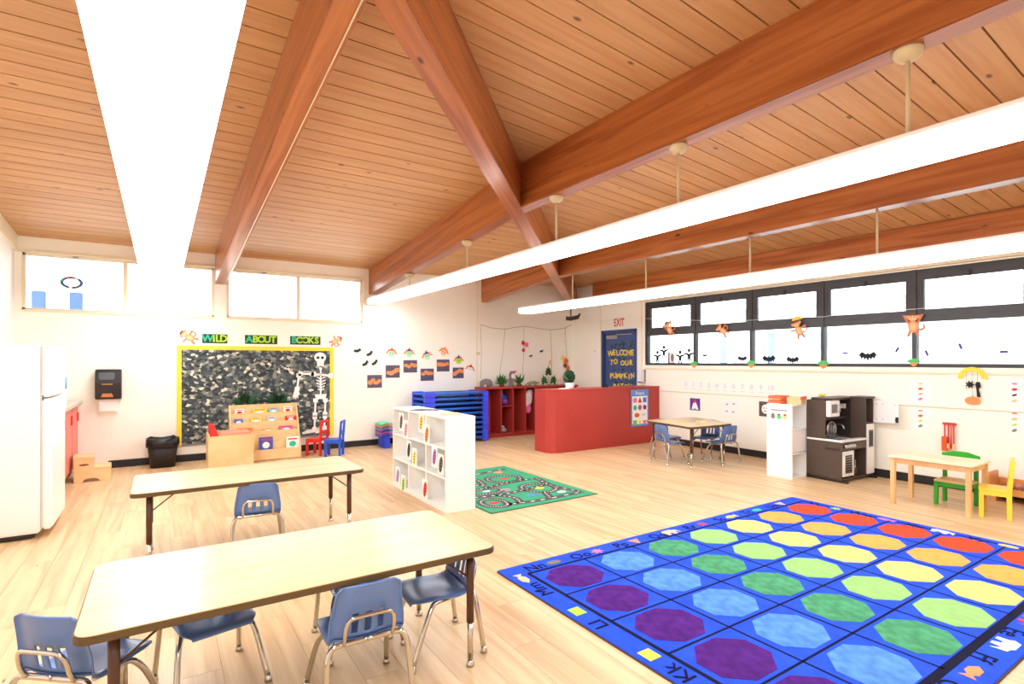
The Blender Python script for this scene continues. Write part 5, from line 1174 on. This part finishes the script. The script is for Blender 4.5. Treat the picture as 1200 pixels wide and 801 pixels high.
# ---- number cards
names = ['zero', 'one', 'two', 'three', 'four', 'five', 'six', 'seven', 'eight', 'nine', 'ten']
M_num = mat('pale_grey_ink', (206, 210, 214), 0.7)
ya, yb = onB(804, 452)[0], onB(903, 454)[0]
for i, nm in enumerate(names):
    k = thing('number_card', 'white card with the faint numeral %s below the dark framed windows' % nm, 'card', (XB, ya + (yb - ya)*i/10, 1.075), RB, 'number cards')
    flat('sheet', [(-0.07, -0.085), (0.07, -0.085), (0.07, 0.085), (-0.07, 0.085)], M_paper, k, 0.002)
    text('numeral', str(i), 0.115, M_num, k, 0, 0.01, 0.0032, depth=0.002)
    flat('underline', [(-0.045, -0.068), (0.045, -0.068), (0.045, -0.060), (-0.045, -0.060)], M_num, k, 0.001, 0.002)
# ---- pictures on the window wall
k = decoB('child_drawing', 'purple picture of a little figure in white above the small table', 'picture', 814.5, 473.5, 0)
flat('sheet', [(-0.105, -0.105), (0.105, -0.105), (0.105, 0.105), (-0.105, 0.105)], M_purple, k, 0.003)
flat('figure', [(-0.07, -0.09), (0.075, -0.09), (0.04, 0.0), (0.02, 0.035), (-0.02, 0.035), (-0.045, 0.0)], M_paper, k, 0.001, 0.003); flat('head', ell(0.024, 0.03, 0, 0.055), M_redc, k, 0.001, 0.004); flat('feet', ell(0.03, 0.015, 0, -0.085), M_teal, k, 0.001, 0.0045)
k = decoB('dot_sheet', 'white sheet with four small dark marks on the window wall', 'paper', 856, 478)
flat('sheet', [(-0.15, -0.13), (0.15, -0.13), (0.15, 0.13), (-0.15, 0.13)], M_paper, k, 0.002)
for u, v in ((-0.06, 0.06), (0.06, 0.075), (-0.065, -0.055), (0.05, -0.06)): flat('mark', rot2(ell(0.022, 0.010), 0.5 if u < 0 else 0.1, u, v), M_grey, k, 0.001, 0.002)
k = decoB('moon_picture', 'dark picture with a pale round face beside the white shelf unit', 'picture', 896, 479)
flat('sheet', [(-0.09, -0.115), (0.09, -0.115), (0.09, 0.115), (-0.09, 0.115)], mat('umber_card', (92, 80, 76), 0.7), k, 0.003); flat('face', ell(0.062, 0.072, 0.015, 0), M_paper, k, 0.001, 0.003)
for u in (-0.01, 0.035): flat('eye', ell(0.008, 0.012, u, 0.015), M_black, k, 0.001, 0.004)
flat('mouth', ell(0.022, 0.006, 0.013, -0.03), M_black, k, 0.001, 0.004)
for px, py, lab, cs in ((1078.5, 458.5, 'white chart of vegetables, upper one nearest the toy kitchen', (M_lime, M_dorange, M_orange, M_pink)), (1078.5, 490, 'white chart of vegetables, lower one nearest the toy kitchen', (M_orange, M_dorange, M_lime, M_grey)),
                        (1199, 460, 'white chart of fruit beside the pumpkin mobile, upper one', (M_pink, M_redc, M_blackp, M_skin)), (1199, 495, 'white chart of fruit beside the pumpkin mobile, lower one', (M_orange, M_skin, M_lime, M_grey))):
    k = decoB('food_chart', lab, 'poster', px, py, 0, 'food charts')
    flat('sheet', [(-0.11, -0.145), (0.11, -0.145), (0.11, 0.145), (-0.11, 0.145)], M_paper, k, 0.002)
    for i, m in enumerate(cs): flat('food', rot2(ell(0.024, 0.015 if i % 2 else 0.010), 0.2*i, 0.002 if px < 1100 else -0.07, 0.095 - 0.062*i), m, k, 0.001, 0.002)
# ---- pumpkin mobile
k = decoB('pumpkin_mobile', 'paper mobile of yellow moon, black spider and orange pumpkin hanging under the windows', 'decoration', 1140, 440, 0.02)
arc = [(0.135*math.cos(a*PI/12), 0.135*math.sin(a*PI/12)) for a in range(13)] + [(0.088*math.cos(a*PI/12), 0.088*math.sin(a*PI/12)) for a in range(12, -1, -1)]
flat('moon', [(u, v - 0.035) for u, v in arc], M_yellow, k, 0.003)
for u, z_ in ((-0.05, -0.17), (0.0, -0.30), (0.05, -0.22)): MB().tube([(u, -0.002, 0.04), (u, -0.002, z_)], 0.002, 4).obj('thread', M_grey, k)
SP = [((0.05 if q % 2 == 0 else 0.024)*math.cos(q*PI/7), (0.05 if q % 2 == 0 else 0.024)*math.sin(q*PI/7)) for q in range(14)]
flat('spider', [(u - 0.02, v - 0.10) for u, v in SP], M_blackp, k, 0.003, 0.004)
flat('cat', [(0.04, -0.07), (0.07, -0.07), (0.08, -0.12), (0.06, -0.15), (0.08, -0.24), (0.045, -0.24), (0.04, -0.15), (0.03, -0.10)], M_blackp, k, 0.003, 0.004)
flat('pumpkin', ell(0.072, 0.046, 0.005, -0.285), M_orange, k, 0.004, 0.006); flat('stem', [(-0.005, -0.245), (0.02, -0.245), (0.015, -0.225), (0.0, -0.225)], M_green, k, 0.003, 0.006)
# ---- figures stuck on the window glass
GX = XB + 0.048
def onglass(px, py): y, z = onB(px, py, GX); return (GX, y, z)
DOLL = [(0.0, 0.02), (0.02, 0.04), (0.11, 0.05), (0.11, 0.025), (0.035, 0.0), (0.03, -0.05), (0.045, -0.115), (0.02, -0.115), (0.0, -0.06), (-0.02, -0.115), (-0.045, -0.115), (-0.03, -0.05), (-0.035, 0.0), (-0.11, 0.025), (-0.11, 0.05), (-0.02, 0.04)]
dl = ['first of the four, nearest the navy door', 'second of the four, standing highest', 'third of the four, after the paper doorway', 'fourth of the four, beside the mullion']
for i, (px, py) in enumerate(((770.5, 418), (778, 412), (797, 418), (807.5, 416))):
    k = thing('paper_doll', 'black paper child figure stuck to the window, ' + dl[i], 'decoration', onglass(px, py), RB, 'window paper dolls')
    flat('figure', DOLL, M_blackp, k, 0.002); flat('head', ell(0.032, 0.034, 0, 0.085), M_blackp, k, 0.002)
k = thing('paper_doorway', 'grey and white paper doorway stuck to the window between the dolls', 'decoration', onglass(787, 419), RB)
flat('sheet', [(-0.08, -0.12), (0.08, -0.12), (0.08, 0.10), (-0.08, 0.10)], M_paper, k, 0.002); flat('jamb', [(-0.08, -0.12), (-0.05, -0.12), (-0.05, 0.10), (-0.08, 0.10)], M_blackp, k, 0.001, 0.002); flat('oval', ell(0.035, 0.075, 0.02, 0.0), M_grey, k, 0.001, 0.002)
for px, py, w_, lab in ((826, 416.5, 0.11, 'tiny black bat on the second lower pane from the door'), (870, 420.5, 0.19, 'black bat low on the second lower pane from the door'), (901, 421, 0.24, 'black bat on the third lower pane from the door, nearer that door'), (929, 422, 0.22, 'black bat on the third lower pane from the door, farther from that door'), (1017, 417.5, 0.24, 'large black bat on the fourth lower pane from the door')):
    bat(lab, onglass(px, py), RB, w_, 0.0, 'window bats')
for px, py, a, lab in ((990.5, 413.5, 0.05, 'short violet strip beside the large window bat'), (1051.5, 409.5, 1.1, 'leaning violet strip near the big hanging monkey'), (1086, 413.5, -1.2, 'leaning violet strip on the last pane nearest the mullion'), (1125.5, 405.5, -1.2, 'highest violet strip on the last pane'), (1176.5, 412, 0.03, 'level violet strip on the last pane')):
    o = flat('paper_strip', rot2([(-0.036, -0.013), (0.036, -0.013), (0.036, 0.013), (-0.036, 0.013)], a), mat('violet_card', (84, 62, 170), 0.7), None, 0.002); place(o, onglass(px, py), RB); tag(o, lab, 'decoration', 'violet window strips')
GREEN = [(-0.12, 0.0), (-0.10, 0.05), (-0.05, 0.07), (0, 0.085), (0.05, 0.07), (0.10, 0.05), (0.12, 0.0), (0.05, -0.01), (0, 0.005), (-0.05, -0.01)]
for px, py, lab in ((813.5, 427, 'green leaf and orange gourd cutout at the first mullion from the door'), (880.5, 426.5, 'green leaf and orange gourd cutout at the second mullion from the door'), (965, 427, 'green leaf and orange gourd cutout at the third mullion from the door'), (1071, 424.5, 'green leaf and orange gourd cutout at the fourth mullion from the door')):
    s = 0.72 if px < 1000 else 0.62
    k = decoB('gourd_cutout', lab, 'decoration', px, py, 0.002, 'gourd cutouts')
    flat('gourd', [(u*s, v*s) for u, v in [(-0.08, 0.01), (0.08, 0.01), (0.05, -0.05), (0, -0.085), (-0.05, -0.05)]], M_orange, k, 0.003); flat('leaf', [(u*s, v*s) for u, v in GREEN], M_green, k, 0.003, 0.003)
# ---- string with hanging monkeys in front of the windows
o = MB().tube([(XB - 0.02, *onB(px, py, XB - 0.02)) for px, py in ((757, 373), (813, 375), (846, 376), (880, 375), (936, 372), (965, 371), (1000, 366), (1071, 362), (1130, 357), (1200, 349))], 0.004, 5).obj('hanging_string', M_paper); tag(o, 'white string stretched across the dark framed windows', 'string')
monkey('small monkey cutout hanging on the string nearest the door', wallB(785, 384.5, 0.026), RB, 0.32, 0.5, True, 'hanging monkeys')
monkey('small monkey cutout hanging on the string, second from the door', wallB(847, 386.5, 0.026), RB, 0.28, 0.9, False, 'hanging monkeys')
k = monkey('monkey cutout in a yellow hat hanging on the string, third from the door', wallB(936.5, 385, 0.026), RB, 0.30, 0.35, False, 'hanging monkeys')
flat('yellow_hat', [(-0.085, 0.115), (0.07, 0.14), (0.045, 0.175), (-0.03, 0.18), (-0.075, 0.155)], M_yellow, k, 0.003, 0.012)
monkey('largest monkey cutout with both arms raised at the fourth mullion from the door', wallB(1071, 379, 0.026), RB, 0.31, 0.0, True, 'hanging monkeys')
# ---- wreath sticker on the clerestory glass
x, z = onA(84, 331, YA + 0.055)
k = thing('wreath_sticker', 'round wreath sticker on the clerestory glass above a blue post', 'decoration', (x, YA + 0.058, z))
ring = ell(0.125, 0.085, n=24); rin = ell(0.085, 0.052, n=24)
m = MB()
for i in range(24):
    j = (i + 1) % 24; m.prism([ring[i], ring[j], rin[j], rin[i]], -0.003, 0)
m.obj('ring', mat('slate_blue_card', (84, 100, 130), 0.7, var=0.4, scale=40), k)
for i, mm in enumerate((M_redc, M_teal, M_bluec, M_paper, M_grey, M_bluec, M_paper)):
    a = i*0.9 + 1.9; flat('berry', ell(0.022, 0.016, 0.105*math.cos(a), 0.069*math.sin(a), 8), mm, k, 0.001, 0.003)
# ---- odds and ends
o = MB().tube([(0, 0, 0), (0.10, -0.03, -0.01), (0.26, -0.06, 0.03)], 0.045, 10).tube([(0.26, -0.06, 0.03), (0.30, -0.03, 0.10)], 0.022, 8).tube([(0.10, -0.03, 0.0), (0.10, -0.03, 0.33)], 0.012, 8).obj('corner_fixture', mat('dark_steel', (70, 62, 58), 0.5)); place(o, (7.28, 9.02, 2.42), -0.4); tag(o, 'dark metal fixture under the hip beam at the room corner', 'fixture')
o = MB().prism(rrect(-0.10, 0.10, -0.07, 0.07, 0.01), 0, 0.002, 'z').obj('paper_mat', mat('pale_lime_paper', (232, 232, 160), 0.5)); place(o, (6.82, 5.22, ZT + 0.0005), 0.6); tag(o, 'pale green paper lying on the small table', 'paper')
